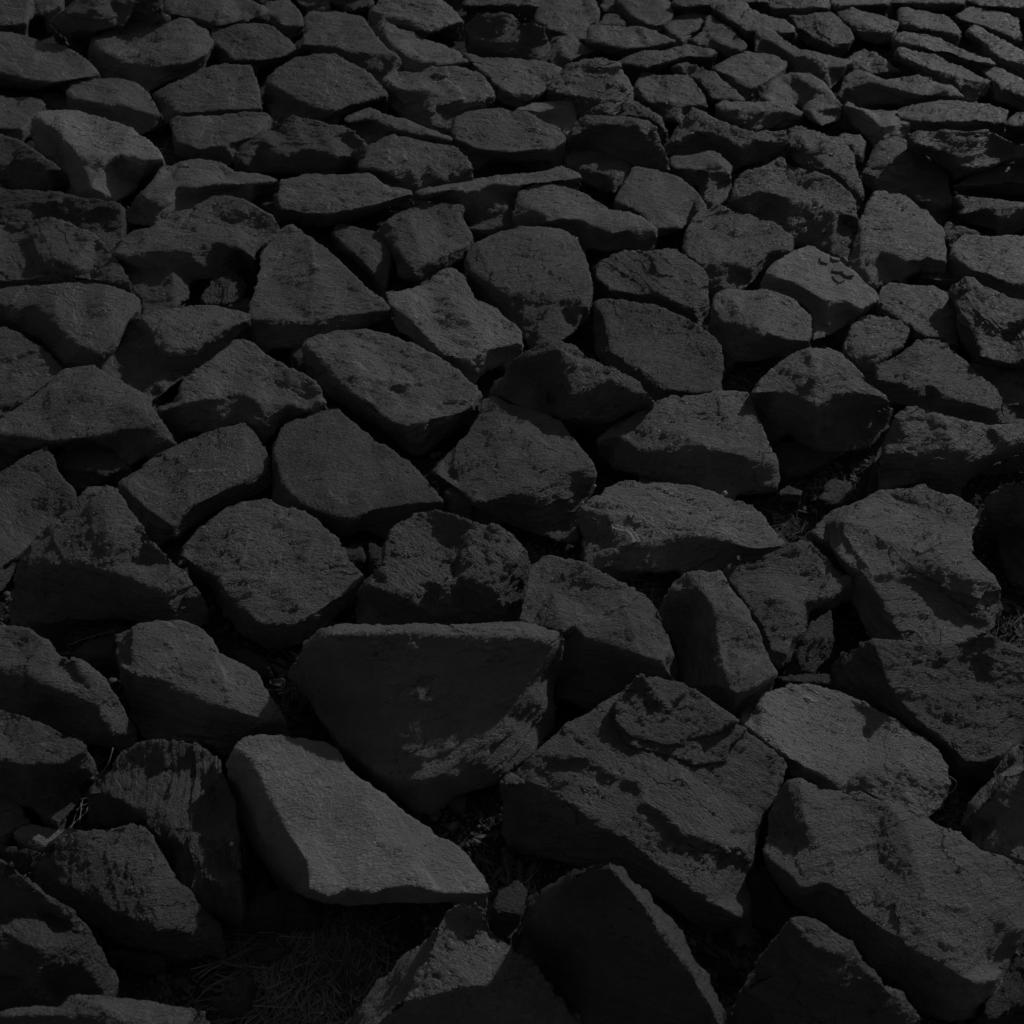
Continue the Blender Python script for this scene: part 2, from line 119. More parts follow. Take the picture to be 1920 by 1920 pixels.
small dark round-backed stone tucked below the half-shaded ridged rock|105 860 .6,130 835,150 822 1.1,180 825 1.1,220 850,245 875 .8|115 875,170 880,200 890,235 878|115 885,150 920,185 905,215 895,240 885|a=.9 r=.8
small stone at the left edge beside the narrow-peaked tall rock|-40 820 1.1,0 825 1.1,25 835,38 855 .7|-40 870 .8,0 868 .8,30 860 .8|-40 890,0 884,30 870|a=1 r=.9
wide sandy mound at the left edge with a thin folded layer on top|-60 415 1.1,0 418 1.15,50 415 1.2,95 408 1.25,130 420 1.2,180 440 1.1,215 475,240 520 .8,245 545 .6|-60 520 .7,0 525 .7,60 522 .7,120 518 .75,200 527 .7,238 533 .7|-60 550 .2,0 541 .4,60 534 .5,130 528 .5,190 532 .5,240 549 .3|a=1.15 r=.5 st=.8 k=1.1
jagged hump-backed rock upper left with shaded hollow below|205 470 .7,230 440 .9,265 425,300 420,345 418,370 380 1.15,400 362 1.2,430 360 1.25,470 380 1.2,510 400 1.1,522 420 1.0,520 440 .85,480 470 .75,475 485 .7|215 475,270 470,300 465,355 470,400 450,440 460 .9,470 480 .8|210 500,240 540,262 560,270 578,330 577,350 562,357 530,400 518,440 512,460 495|a=1.15 r=1 k=.8
small striped cone-shaped stone in the hollow below the hump-backed rock|378 555 .5,400 520 .9,430 505,450 515 .9,462 535 .6|395 550 .6,430 530 .9|385 566,420 568,450 562|a=.8 r=.6 st=1 sd=v
small flat stone left of the blunt pitted rock|420 573 .8,440 560,470 553,470 575 .9|425 576,468 578|450 585 .3,468 597|a=.9 r=.4
low dark-fronted block at the left, behind the wide sandy mound|-10 362 .9,55 355,110 360,150 370,210 376,230 385 .95,230 420 .6|0 392 .8,60 375 .95,120 375 .95,180 384,227 392|0 418 .4,50 414 .5,90 408 .6,140 420 .3,180 440 .2,205 467,225 447|a=.95 r=.8 f=.2
small wedge at the left edge beside the low dark-fronted block|-60 330 1.1,0 340 1.1,30 370,58 395 .8|-60 390,0 395,50 400 .9|-60 420,0 419,30 416,55 408|a=1 r=.9
dark rock at the left edge with bright splintered crest|-60 240 1.1,0 250 1.1,40 265 1.1,65 280 1.1,95 300,120 320 .9,128 330 .7|-60 290 .9,30 290 .95,70 300,90 318 .9|-60 340,0 345,60 358,100 358,125 340 .2|a=.95 r=.7 f=.1 k=1
bright-topped block upper left with tall dark front|60 230 .8,70 210,100 206,150 206,190 218,240 238,280 260,307 295 .9|70 216,100 240,120 260,150 290,200 300,230 290,275 300,304 298|60 250 .5,80 280 .2,120 315,145 360,170 370,220 375,240 365,260 345,290 320 .2,305 307 .5|a=1.8 r=1 f=-.1
smooth pale-topped rock with curved dark front, right of the bright-topped block|245 385 .3,260 365 .6,285 342 .9,305 310,340 300,370 295,400 302,440 318,490 328,518 338 .9|270 362 .9,290 346,330 347,400 345,470 345,514 341|235 400,240 418,290 424,340 417,370 381 .4,400 363 .5,430 358 .5,470 378 .2,500 352 .3|a=1.45 r=.3 f=-.1
long low rock upper left with wavy lit top, under the square-ended one|323 230 .9,340 222,400 215,460 210,500 213,520 225 .9|328 265,370 278,420 270,480 255,515 240 .9|328 287,360 298,400 298,440 300,460 280 .2,500 245 .5|a=1.15 r=.9
square-ended rock upper left with a straight right edge|290 175 .7,320 158,360 137 1.1,400 123 1.2,470 120 1.2,480 150 1.1,490 205 .9|305 182 .8,330 205 .85,380 210 .85,440 205 .85,488 204 .88|300 195,310 232,330 226 .3,370 220 .5,430 212 .6,488 210 .6|a=1.15 r=.8
smooth oval-topped rock upper left above the bright-topped block|128 170 .9,140 145,180 145,225 145,260 158,280 175,300 205 .95,306 215 .8|132 182,180 192,230 195,270 207,302 212|135 200,180 210,230 225,280 245,306 235|a=1.25 r=.7
tiny grey stone beside the smooth oval-topped rock, at its left end|75 185 .8,90 172,105 168,125 178,133 195 .8|85 193,130 196|85 201,130 205|a=1 r=.8
rock at the left edge with plain grainy top, left of the bright-topped block|-60 180,0 180,50 178,75 185,85 195 .9|-60 240,0 240,45 242,60 220,80 200|-60 262,0 252 .2,40 266 .1,50 255,67 225 .3|a=1.2 r=.4
large rounded boulder upper left with lumpy lit top|168 90 .8,175 70,200 50 1.1,240 42 1.15,300 42 1.15,350 37 1.15,385 52 1.1,398 80 .85|180 95,220 110,260 118,310 122,350 118,390 100 .9|170 115,200 140,250 160,285 165,340 140,380 125,395 105|a=1.25 r=1.2 f=.1
broad smooth slab at the left edge near the top with a leaf-shaped shadow|-60 60 1.1,0 60 1.1,40 62 1.1,80 75 1.1,130 90,160 110,185 135 .8|-60 135,0 137,50 148,100 155,160 146 .9|-60 165,0 162,60 168,110 159,140 149 .7,180 146 .5|a=1.25 r=.5
dark sloping rock at the top left behind the lumpy rounded boulder|90 40 .8,120 15 1.1,150 -10 1.2,200 -20 1.3,260 0 1.2,300 20 1.1,315 30 .9|95 42 .9,130 60 .9,180 60 .9,230 50 .9,290 44 .9|100 65,140 85,170 75 .2,200 56 .5,240 47 .6,300 44 .6|a=.95 r=.6 f=.4 k=1.5
pocked rock filling the top left corner|-60 -40 1.2,0 -30 1.2,60 -20 1.2,115 -10 1.1,110 10,75 25 .9|-60 45,0 48,50 45|-60 58,0 59,50 57,60 38 .4,85 25 .6|a=1.15 r=1.1
long streaked rock on the top edge, left part|312 20 .8,310 -5 1,350 -20 1.2,420 -20 1.2,470 0 1.1,500 20 .9|318 25,360 33,410 48,440 42,490 30|318 38,350 42 .4,385 54 .3,420 51,450 43 .3,495 38 .2|a=1.15 r=.8 st=.8
brown-black rough rock near the top, between the lumpy boulder and the broad pointed slab|400 70 .8,400 52,440 45 1.1,500 40 1.1,520 55 1.1,540 70,558 90 .8|405 82,440 113,490 112,530 107,555 92 .9|400 100,420 122 .1,470 121 .5,485 126,500 122,540 105 .2|a=1 r=1
small craggy stone near the top edge, left of the flat pale-topped rock|492 20 .8,505 3 1,540 0 1.1,560 15,568 40 .8|497 25,520 30,530 45,567 48|500 42,525 60,555 66,568 56|a=1.15 r=.9
broad pointed slab near the top with a dark front|565 85 .8,575 60,570 35 1.1,580 22 1.2,640 22 1.2,680 30 1.2,700 60 1.1,720 85,745 100,752 115 .7|566 82,600 84,650 95,700 98,745 104|562 96,600 105 .3,650 118 .1,690 130,730 135,750 125|a=1.15 r=.8
small dark stone on the top edge behind the broad pointed slab|540 -18 1.1,600 -30 1.1,620 -5,617 15 .9|560 8,610 8|565 14,580 22 .6,610 22 .6|a=.9 r=.8
large blunt oval boulder near the top with a lit curved left rim|497 150 .8,520 125 1,550 108 1.15,590 102 1.2,630 105 1.2,680 130 1.1,710 155,725 170 .9,722 185 .7|505 155,530 135 1.1,548 180 .95,580 198 .9,640 203 .9,680 192 .9,721 178 .85|498 190,510 210,550 220,600 225,640 218,680 201,715 188|a=1.15 r=1
pale streaked rock on the top edge left of the centre|693 25 .8,705 5 1,740 -20 1.2,800 -25 1.25,840 10 1.1,868 38 .9|698 20,720 27,760 40,790 55,805 61,840 48,865 41|695 47,715 70,760 60 .4,800 66,830 56 .3,866 46 .5|a=1.5 r=1 st=.6
narrow bright slanting rock just below the pale streaked one|718 60 .9,728 42,760 55,810 75,850 90,880 115 .9|722 66,745 90,770 105,795 117,850 119,878 117|720 90 .2,740 115,760 131,795 136,850 129,875 123 .4|a=1.55 r=.7 f=-.1
wide layered rock below the narrow bright one, long thin dark front|718 160 .8,725 140,740 130,790 136,800 128 1.1,830 126 1.1,870 125 1.1,900 140 1.1,925 170 .9|724 150,760 168,800 170,850 188,900 191,923 178|720 190,760 215,810 235,850 238,855 216 .4,900 206 .4,925 190 .3|a=1.35 r=.8 st=1
heavily streaked flat rock right of the wide layered one|870 100 .9,900 105,960 105 1.05,1010 112 1.05,1050 128 .9|880 110,920 150,950 172,1000 178,1020 170,1048 137|880 121 .3,905 141 .4,927 170 .4,930 188,970 200,1005 191,1022 179,1045 150 .3|a=1.35 r=.8 st=1.2
dark rounded rock near the top centre with no lit face|870 45 .7,900 20 1,960 22 1.1,1000 35 1.1,1020 50,1030 80 .7|880 70 .8,940 75 .85,1000 75 .85,1025 82 .7|875 88,885 100 .2,960 104 .3,1010 109 .3,1030 98|a=.85 r=1 f=.5 k=1.5
triangular rock hanging point-down near the top centre|1000 30 .8,1012 0 1.1,1060 -20 1.2,1110 -5 1.2,1125 20 1.1,1120 40 .8|1005 36,1030 55,1055 62,1100 35,1118 32|1005 50,1030 66,1055 70,1090 75,1110 52|a=1.15 r=1
slab with smooth slanting face on the top edge right of centre|1155 0 .8,1180 -25 1.2,1240 -25 1.3,1262 10 1.1,1262 30 .9|1162 6,1180 25,1210 43,1235 47,1256 30|1165 20,1185 40,1220 55,1255 45|a=1.1 r=.4 f=.2
little dark stone behind the wave-topped rock, top centre|1120 45 .8,1135 25 1,1160 25 1,1175 42 .8|1128 44,1170 44|1130 50,1170 50|a=.95 r=.8
wave-topped rock near the top, right of the point-down triangle|1098 75 .8,1108 50 1,1140 48 1.1,1190 48 1.1,1230 60,1265 75 .85|1100 78,1140 85,1175 91,1220 88,1258 78|1110 90,1150 100,1200 96,1260 86|a=1.2 r=1
small grooved stone left of the wave-topped rock|1025 95 .7,1040 70,1075 65 1.1,1100 85,1125 92 .8|1042 98,1070 110,1118 95|1035 122,1060 122,1100 107,1122 101|a=1.05 r=.8 st=.8
long thin stone with a curled middle, below the wave-topped rock|1155 115 .8,1200 100,1260 90 1.05,1290 80 1.1,1320 90,1340 98 .85|1170 118,1210 127,1260 113,1290 104,1330 107|1170 130,1210 135,1260 125,1290 118,1335 112|a=1.05 r=1
rock with parallel diagonal grooves in the upper centre|1025 170 .7,1040 140 1,1070 118 1.2,1110 112 1.25,1160 120 1.15,1185 160 .85|1030 168 .9,1060 178 .9,1095 195 .85,1140 212 .8,1175 184 .85|1030 182 .3,1070 195 .5,1088 218 .3,1140 220,1165 205,1182 186|a=1.1 r=.6 st=1.6 k=1.5
pitted squarish rock right of the diagonally grooved one|1190 160 .8,1205 130,1250 140,1290 140,1320 175 1,1325 200 .85|1196 166,1220 192,1270 197,1320 198|1190 185,1225 205,1250 225,1275 230,1300 212,1325 206|a=1.1 r=1.1
long sloping rock running down right behind the pitted squarish one|1258 125 .9,1290 115 1.1,1330 130 1.1,1370 160,1400 185 .85|1265 130,1310 150,1332 183,1393 189|1290 141 .6,1318 166 .4,1326 190,1345 200,1395 195|a=1.05 r=.8
small peaked stone left of the tall ridged block near the top right|1248 50 .8,1265 30 1,1310 20 1.15,1325 28 1.1,1320 45 .9|1255 55,1290 57,1310 50|1255 68,1280 76,1302 62 .3|a=1.2 r=.9
tall ridged block with a dark left half near the top right|1290 75 .5,1318 55 .9,1325 28 1.1,1335 25 1.15,1370 50 1.05,1400 85 .85|1300 72 .8,1325 60 1,1350 80 .95,1388 95 .85|1310 84,1350 96,1385 101|a=1.1 r=.6 f=.1
twisted pale rock near the top edge right of centre|1320 0 .8,1350 0 1,1400 10 1.1,1440 30 1.1,1470 35 1.1,1492 50 .95,1490 62 .8|1330 12,1380 45,1400 58,1440 60,1486 61|1340 25 .2,1380 56,1400 73,1440 79,1490 67|a=1.3 r=1.2
small lumpy lit rock right of the long sloping one|1335 125 .8,1370 108,1405 98 1.15,1450 102 1.1,1475 120 .85|1342 131,1380 148,1410 163,1440 148,1470 130|1345 141,1370 160,1400 181,1430 170,1470 141|a=1.25 r=1
curving long rock draped toward the right, upper right|1415 95 .6,1420 60 1,1435 48 1.1,1460 60 1.1,1500 90,1540 102,1580 108,1600 115 .85|1420 65,1450 80 1,1490 105,1550 124,1585 124|1415 98,1470 114,1500 141,1560 166,1575 150,1590 126 .3|a=1.1 r=.7
dark rock with cleft face behind the curving long one|1480 30 .8,1520 28 1.1,1560 20 1.2,1590 45 1.05,1600 65 .85|1495 52 .9,1530 70 .9,1560 87 .9,1598 78 .85|1500 68,1510 82,1550 96,1590 95|a=1 r=1 f=.3
blocky rock with stepped right face near the top right|1570 25 .8,1600 15 1.1,1650 28 1.1,1685 42 .95,1680 65 .6|1580 36,1610 58,1660 58,1680 52|1595 62,1620 76,1650 81,1678 76|a=1.1 r=1
small peaked stone right of the curving long rock|1590 110 .7,1620 88 1.1,1660 110,1690 135 .8|1600 112 .9,1640 106,1683 133 .8|1600 130,1640 136,1685 138|a=1 r=.8
smooth round-backed rock upper right|1425 180 .7,1450 145 1.05,1480 132 1.2,1520 135 1.2,1555 165 1.05,1578 195 .85|1430 186 .8,1470 205 .75,1520 205 .75,1574 201 .75|1435 192 .6,1500 198 .5,1515 222 .3,1540 236 .3,1575 222 .35|a=1.2 r=.3 st=.3 k=1.3
thin layered plank-like rock in front of the smooth round-backed one|1345 195 .9,1360 188,1430 190,1480 195,1503 210 .9|1348 205,1400 208,1460 208,1500 215|1350 217,1385 232,1420 242,1470 236,1502 224|a=1.3 r=.4 st=1
dark triangular rock with lit ridge below the plank-like one|1245 270 .6,1270 240 .9,1300 200 1.3,1330 215 1.25,1370 235 1.15,1420 245 1.1,1470 240 1.1,1480 265 .9|1252 270 .8,1300 245 1.1,1360 258,1410 264,1475 268 .85/1305 212 1.3,1350 240 1.15|1250 290,1290 300,1330 283,1360 292,1390 310,1440 300,1480 290|a=1 r=.7 st=.7 f=.2
long two-humped rock upper right behind the pale cracked shard|1575 180 .7,1590 140 1.05,1610 130 1.15,1660 148 1.05,1720 140 1.1,1780 158 1,1805 180 .85|1585 162 .9,1630 152 1,1680 165,1740 180 .9,1800 184 .85|1580 187,1620 192,1680 194,1740 190 .3,1800 191 .3|a=1.2 r=.7
pale cracked shard with dark tapering underside, upper right|1580 200 .8,1590 185,1620 200,1680 205,1708 230 .95|1583 196,1620 206,1650 234,1680 236,1706 233|1585 225,1620 250,1660 275,1680 266,1708 246|a=1.6 r=.3 f=-.1
long flat rock right of the pale cracked shard|1670 210 .7,1710 195,1770 188 1.1,1850 195 1.1,1885 210,1883 235 .8|1690 222 .9,1750 227,1820 228,1880 229|1700 236,1720 246,1780 246 .4,1860 246 .3,1880 241|a=1.15 r=.7
small stone at the right edge, end of the long flat rock|1886 232 .8,1900 212 1,1940 208 1.05,1990 210 1.05|1892 236,1990 232|1890 244,1940 246,1990 246|a=1.1 r=.6
slanting slab with dark lower side, second from the right edge near the top|1682 100 .9,1690 92,1750 100,1800 120,1855 150 .95|1690 106,1740 128,1800 145,1852 155|1690 115 .3,1720 136,1770 160,1810 181,1830 186,1858 166 .2|a=1.3 r=.7 st=1 f=-.05
thin slanting slab just behind the dark-sided slanting one|1680 75 .9,1690 60,1740 65,1800 85,1850 105,1865 118 .9|1685 80,1740 92,1800 105,1860 120|1688 90 .3,1740 101 .2,1800 119 .3,1855 129 .3|a=1.35 r=.7 st=1
slanting rock cut off by the right edge, with broad dark lower side|1840 130 .95,1870 125,1920 145,1990 160|1850 141,1880 165,1920 180,1990 190|1855 156,1865 186,1920 206,1990 216|a=1.2 r=.6 st=.8
bright streaked slab at the right edge near the top corner|1815 60 .95,1830 50,1870 70,1920 95,1990 120|1825 66,1850 85,1880 110,1920 120,1990 135|1830 81,1850 106,1870 121,1920 141,1990 152|a=1.4 r=.8 st=1
dull layered stone between the blocky rock and the right corner slabs|1685 40 .8,1690 15 1.1,1730 20 1.1,1780 30,1800 60 .85|1690 45,1730 54,1795 63|1690 58,1740 63 .3,1790 76 .3|a=1.1 r=.7 st=1
pale wind-swept rock in the top right corner|1790 30 .8,1820 10 1.1,1870 15 1.1,1910 35,1915 60 .85|1800 36,1850 50,1903 73|1810 50,1850 61,1900 83,1915 76|a=1.3 r=.6 st=1
small stone on the top edge, left neighbour of the cleft rock|1440 8 .9,1460 -20 1.1,1530 -20 1.1,1560 5 .9|1450 15,1550 14|1450 25,1500 26,1550 22|a=1.1 r=.7
small flat stone on the top edge above the blocky stepped rock|1560 4 .9,1590 -15 1.1,1640 -15 1.1,1670 0 .9|1570 10,1662 8|1570 20,1610 17,1665 19|a=1.3 r=.6
flat stone with dark front on the top edge, right side|1672 5 .9,1700 -20 1.1,1780 -20 1.1,1810 0 .9|1680 5,1800 6|1690 15,1740 19,1800 16|a=1.2 r=.6
rock tip showing at the very top right corner|1815 0 .9,1850 -20 1.1,1920 -20 1.1,1990 0|1830 10,1990 20|1860 16,1920 35,1990 32|a=1.2 r=.8
low dark stone on the top edge, third quarter of the width|1265 8 .9,1285 -12 1.1,1350 -22 1.1,1430 -15 1.1,1440 5 .9|1280 12,1420 4|1290 24,1340 18,1400 11|a=.95 r=.8
dark stone on the top edge right above the shaded rounded rock|870 8 .9,890 -20 1.1,950 -25 1.1,1010 -15 1.1,1008 12 .9|880 12,1000 10|885 20,910 19,970 21|a=.95 r=.9
small shaded stone on the top edge between two pale streaked rocks|620 2 .9,640 -20 1.1,690 -20 1.1,700 4 .9|630 8,692 8|650 23,690 21|a=.7 r=.7
tiny stone on the top edge right of the point-down triangle|1125 10 .9,1135 -8 1.1,1155 -6 .9|1128 12,1152 10|1130 22,1156 22|a=.9 r=.7
low stone on the top edge above the small craggy stone|470 -5 .9,490 -25 1.1,540 -20 1.1,545 -2 .9|480 -3,540 -5|495 8,530 4|a=1 r=.8
dark stone tip on the top edge behind the long streaked rock|240 -10 .9,270 -25 1.1,308 -20 1.1,310 -2 .9|255 -6,300 -2|270 4,300 15|a=.9 r=.7
long scaly rock at the right edge below the long flat one|1705 255 .8,1730 247 1,1780 243 1.1,1840 245 1.15,1900 265 1.1,1990 270 1.1|1715 268,1780 288 .9,1800 312 .85,1830 317 .8,1900 298 .85,1990 293 .85|1725 280,1780 320,1790 336,1830 326 .3,1920 300 .5,1990 301 .4|a=1.1 r=1 st=.8 f=.1 k=1.5
thin shelf-like rock at the right edge under the long scaly one|1790 345 .8,1830 326,1880 306 1.1,1930 299 1.15,1990 299 1.1|1800 348,1920 342,1990 342|1800 356,1860 359,1920 361,1990 361|a=1.1 r=.7 f=.2
lens-shaped rock at the right edge below the shelf-like one|1785 370 .8,1800 362 1,1850 370 1.05,1900 378 1.05,1990 380 1.05|1800 402 .9,1850 390 1,1920 388,1990 388|1790 395,1810 416,1870 431,1920 427,1990 431|a=1 r=.8 f=.1
dark wedge behind the knobbly pale rock at the right edge|1770 432 .8,1778 418 1,1810 430,1850 440 .9|1775 440,1820 442|1775 455,1785 463,1802 448 .5|a=.8 r=.5
large leaning boulder upper right with smooth slanting face|1615 325 .6,1635 290 .9,1650 268 1.2,1680 257 1.3,1710 268 1.2,1740 295 1.1,1780 325 1,1782 350 .9,1785 385 .6|1640 300,1665 315,1700 350 .95,1740 378 .85,1780 388 .7/1655 275 1.2,1690 300 1.15|1620 345,1650 365,1700 378,1750 400,1780 396|a=1 r=.7 f=.1 k=.9
broad pale-patched boulder on the right with pebbled top and dark front|1605 440 .7,1615 405 1,1640 360 1.15,1660 357 1.2,1700 370 1.15,1740 395 1.1,1770 430,1778 470 .9,1775 495 .7|1612 452,1650 468,1700 488,1738 484,1774 488|1590 490,1600 520,1650 535,1690 525,1730 502 .2,1750 502 .4,1775 501 .5|a=1.4 r=1
big shaggy layered boulder upper right with finely banded face|1360 380 .7,1380 340 1,1400 325 1.1,1460 298 1.3,1500 310 1.25,1560 330 1.2,1600 365 1.05,1612 410 .75|1368 352 1,1420 355 1.05,1480 370,1530 380 .95,1570 400 .9,1608 408 .8|1362 388 .5,1420 408 .3,1480 442 .1,1500 452,1560 468,1600 452,1610 430 .2|a=1.2 r=1.1 st=1 k=.9 sd=l
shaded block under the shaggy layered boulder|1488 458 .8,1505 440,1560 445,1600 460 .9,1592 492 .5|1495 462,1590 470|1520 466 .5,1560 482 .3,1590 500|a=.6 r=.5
craggy tooth-like rock upper right, rough all over, behind the shaggy boulder|1475 270 .7,1480 240 1,1505 235 1.15,1540 250 1.1,1580 265 1.1,1600 290,1612 330 .9,1618 370 .7|1490 252 1,1520 285 .95,1550 313 .9,1590 342 .8,1614 363 .75|1478 290,1500 310 .2,1560 331 .4,1600 366 .4,1612 386 .3|a=1.15 r=1.5
small smooth pale stone right of the craggy tooth-like rock|1565 265 .8,1580 252 1,1610 255 1.05,1622 265,1618 290 .7|1575 268,1615 272|1600 290 .2,1612 306|a=1.3 r=.3
small round-topped rock left of the shaggy boulder with a bright band|1255 305 .8,1262 293 .95,1300 292 1,1325 280 1.15,1350 285 1.1,1372 310 .9|1262 315 .95,1300 318,1330 321,1371 324|1262 326 .2,1310 345,1320 370,1345 385,1360 376,1372 346|a=1.2 r=.6
smooth pale tilted slab with a small peeled flake, upper centre|1152 375 .8,1170 340 1,1190 313 1.1,1230 320 1.1,1270 330 1.1,1300 350 1.05,1326 385 .95|1160 380 .95,1200 400 .85,1230 428 .75,1280 428 .75,1310 402 .85,1322 393 .9|1165 390 .7,1190 396 .7,1225 432 .4,1234 442 .2,1270 434,1290 416,1310 403 .3|a=1.1 r=.35 st=.1 c=.3 k=1.2
dark broad rock with stepped crest in the upper centre|1065 260 .7,1080 230 1,1100 215 1.2,1180 218 1.25,1215 225 1.2,1235 255 1.05,1250 290 .85|1068 258 .9,1100 240 1.05,1160 240 1.05,1220 268 .9,1247 290 .8|1070 266 .7,1110 267 .6,1140 285 .4,1180 300 .3,1215 310 .2,1250 321|a=.95 r=.8 st=.6 k=1.6
wedge-shaped banded rock in front of the stepped-crest one|1060 300 .7,1080 270 1,1095 258 1.15,1130 275 1.05,1170 290,1182 305 .9|1065 307 .9,1110 320 .85,1150 333 .85,1178 318 .85|1065 320,1090 340,1130 355,1150 361,1180 336|a=1.05 r=.8 st=.8
dark stone peeking up behind the stepped-crest rock|1150 215 .8,1180 190 1.1,1200 190 1.1,1230 215 1,1252 245 .85|1155 217,1210 218,1248 246|1180 220 .6,1220 229 .4,1238 256 .1,1252 252|a=.9 r=.6
light-topped wedge with square dark end, upper centre|962 205 .95,1000 195,1040 187,1075 185,1083 205 .85,1080 235 .4|967 207,1000 207,1060 197,1076 194|985 209 .8,1020 220 .3,1050 236 .1,1058 251,1075 246|a=1.9 r=.4 f=-.1
thick rounded block with shadowed back in the upper centre|848 240 .8,855 218 1,880 205 1.1,940 203 1.15,990 210 1.15,1040 235 1.05,1055 250,1058 275 .75|852 258,900 278 .95,960 284 .95,1020 277 .95,1057 266 .9|850 275,870 290,920 300,980 303,1040 300,1058 290|a=1.15 r=.8 st=.5
flat thin ledge rock with bright edge in the upper centre|780 360 .8,830 345,880 335 1.05,930 325 1.05,1000 318 1.1,1050 308 1.1,1085 320 1,1090 335 .85|790 367,850 355,900 353,970 348,1020 345,1060 340,1086 334|800 376,840 381,870 401,900 411,960 400,975 370 .2,1000 352 .5,1080 345 .5|a=1.35 r=.7
dished rock with smooth folded top, left of the flat thin ledge|670 310 .7,690 270 1,740 248 1.15,790 262 1.1,850 270 1.1,880 300,886 320 .85|672 315 .9,720 322 .9,770 315 .9,800 300 .95,840 312 .9,884 316 .85|700 327 .4,760 346 .2,790 351,840 346,884 331|a=1.2 r=.8 k=1.2
slender curved rock behind the dished one, lit along its back|645 225 .8,670 210 1,695 200 1.15,730 215 1.1,790 235 1,840 255 .95,845 262 .85|650 230,700 222 1.02,740 243,790 254,842 262|670 240,690 268 .1,740 250 .6,790 264 .6,840 268 .6|a=1.3 r=.7
rock with three dark split faces and lit spines, upper left of centre|440 300 .6,455 270 .9,490 245 1.1,545 215 1.3,600 225 1.25,650 240 1.15,680 260 1.05,685 275 .9,665 300 .7|450 300 .8,490 252 1.1,530 290 .95,570 278 1.0,610 252 1.15,663 294 .75|445 312,480 328,520 327 .3,560 326 .3,630 326 .3,660 311 .3|a=.95 r=.8 k=1.2
wide craggy flat-lit rock upper left of centre, thin dark underside|518 365 .8,530 335 1,570 325,640 325 1.05,690 325 1.05,730 350 1,768 355,770 365 .9|520 370,525 390,570 400,620 400,700 385,765 365|518 386 .3,530 405,580 420,620 425,680 406,740 386 .2,768 372 .5|a=1.3 r=1.1
small shaded stone left of the wide craggy flat-lit rock|475 380 .8,500 362 1,518 370 1,520 395 .6|485 384,515 384|495 387,515 401|a=.9 r=.4
squared rock with concave back left of the tall squarish one|715 420 .7,740 400 .95,780 385,790 375 1.1,830 380 1.1,868 385 1.1,862 410 1,885 440 .95,880 460 .8|720 412 .95,745 430,745 470 .95,760 490 .95,800 490 .95,850 470 .95,881 452 .9|718 440 .2,735 480,750 520,790 526,830 506,870 480 .2,882 466 .5|a=1.15 r=.9
leaning shard between the blunt pitted rock and the squared one|620 440 .7,632 420 1,670 425 1.05,700 430 1,730 440 .95,735 470 .8,728 520 .4|625 438 1,660 470 .95,690 500 .9,722 508 .6/645 430 1.05,690 470 1|640 470 .4,670 490 .3,700 520 .1,725 535|a=1 r=.6
little narrow stone in front of the flat thin ledge|872 425 .8,900 410 1,940 400 1.1,970 405,975 420 .85|880 428,965 422|890 443,930 441,970 431|a=1.05 r=.7
long speckled rock in the upper centre with a bright lower lip|962 410 .6,975 360 .95,1000 348 1,1040 342 1.05,1090 358 1.05,1150 390 1,1200 405,1230 425 .95,1230 450 .7|975 370,1010 395,1025 415,1090 412,1105 420,1150 438,1180 430,1226 430|965 420,1000 426,1050 426 .4,1085 441 .2,1105 466 0,1130 471,1190 466,1225 456 .3|a=1.4 r=.9
bowl-topped rock in the upper right centre with raised rim|1282 460 .7,1290 420 1.05,1310 395 1.2,1345 385 1.25,1400 400 1.2,1450 415 1.15,1488 445 1.05,1482 470 .9|1285 475 .95,1310 492 .95,1350 488,1410 503 .95,1440 470 1,1483 458 1/1320 440 .95,1370 455 .92,1430 440 .98|1285 490 .3,1310 520,1360 540,1390 546,1410 530,1440 490 .3,1480 478 .6|a=1.2 r=1.1 k=1
small dark stone below the dark wedge, right side|1730 520 .8,1740 500 1,1790 510 1,1805 525 .8|1738 522,1798 526|1760 531,1790 531|a=.8 r=.5
"""
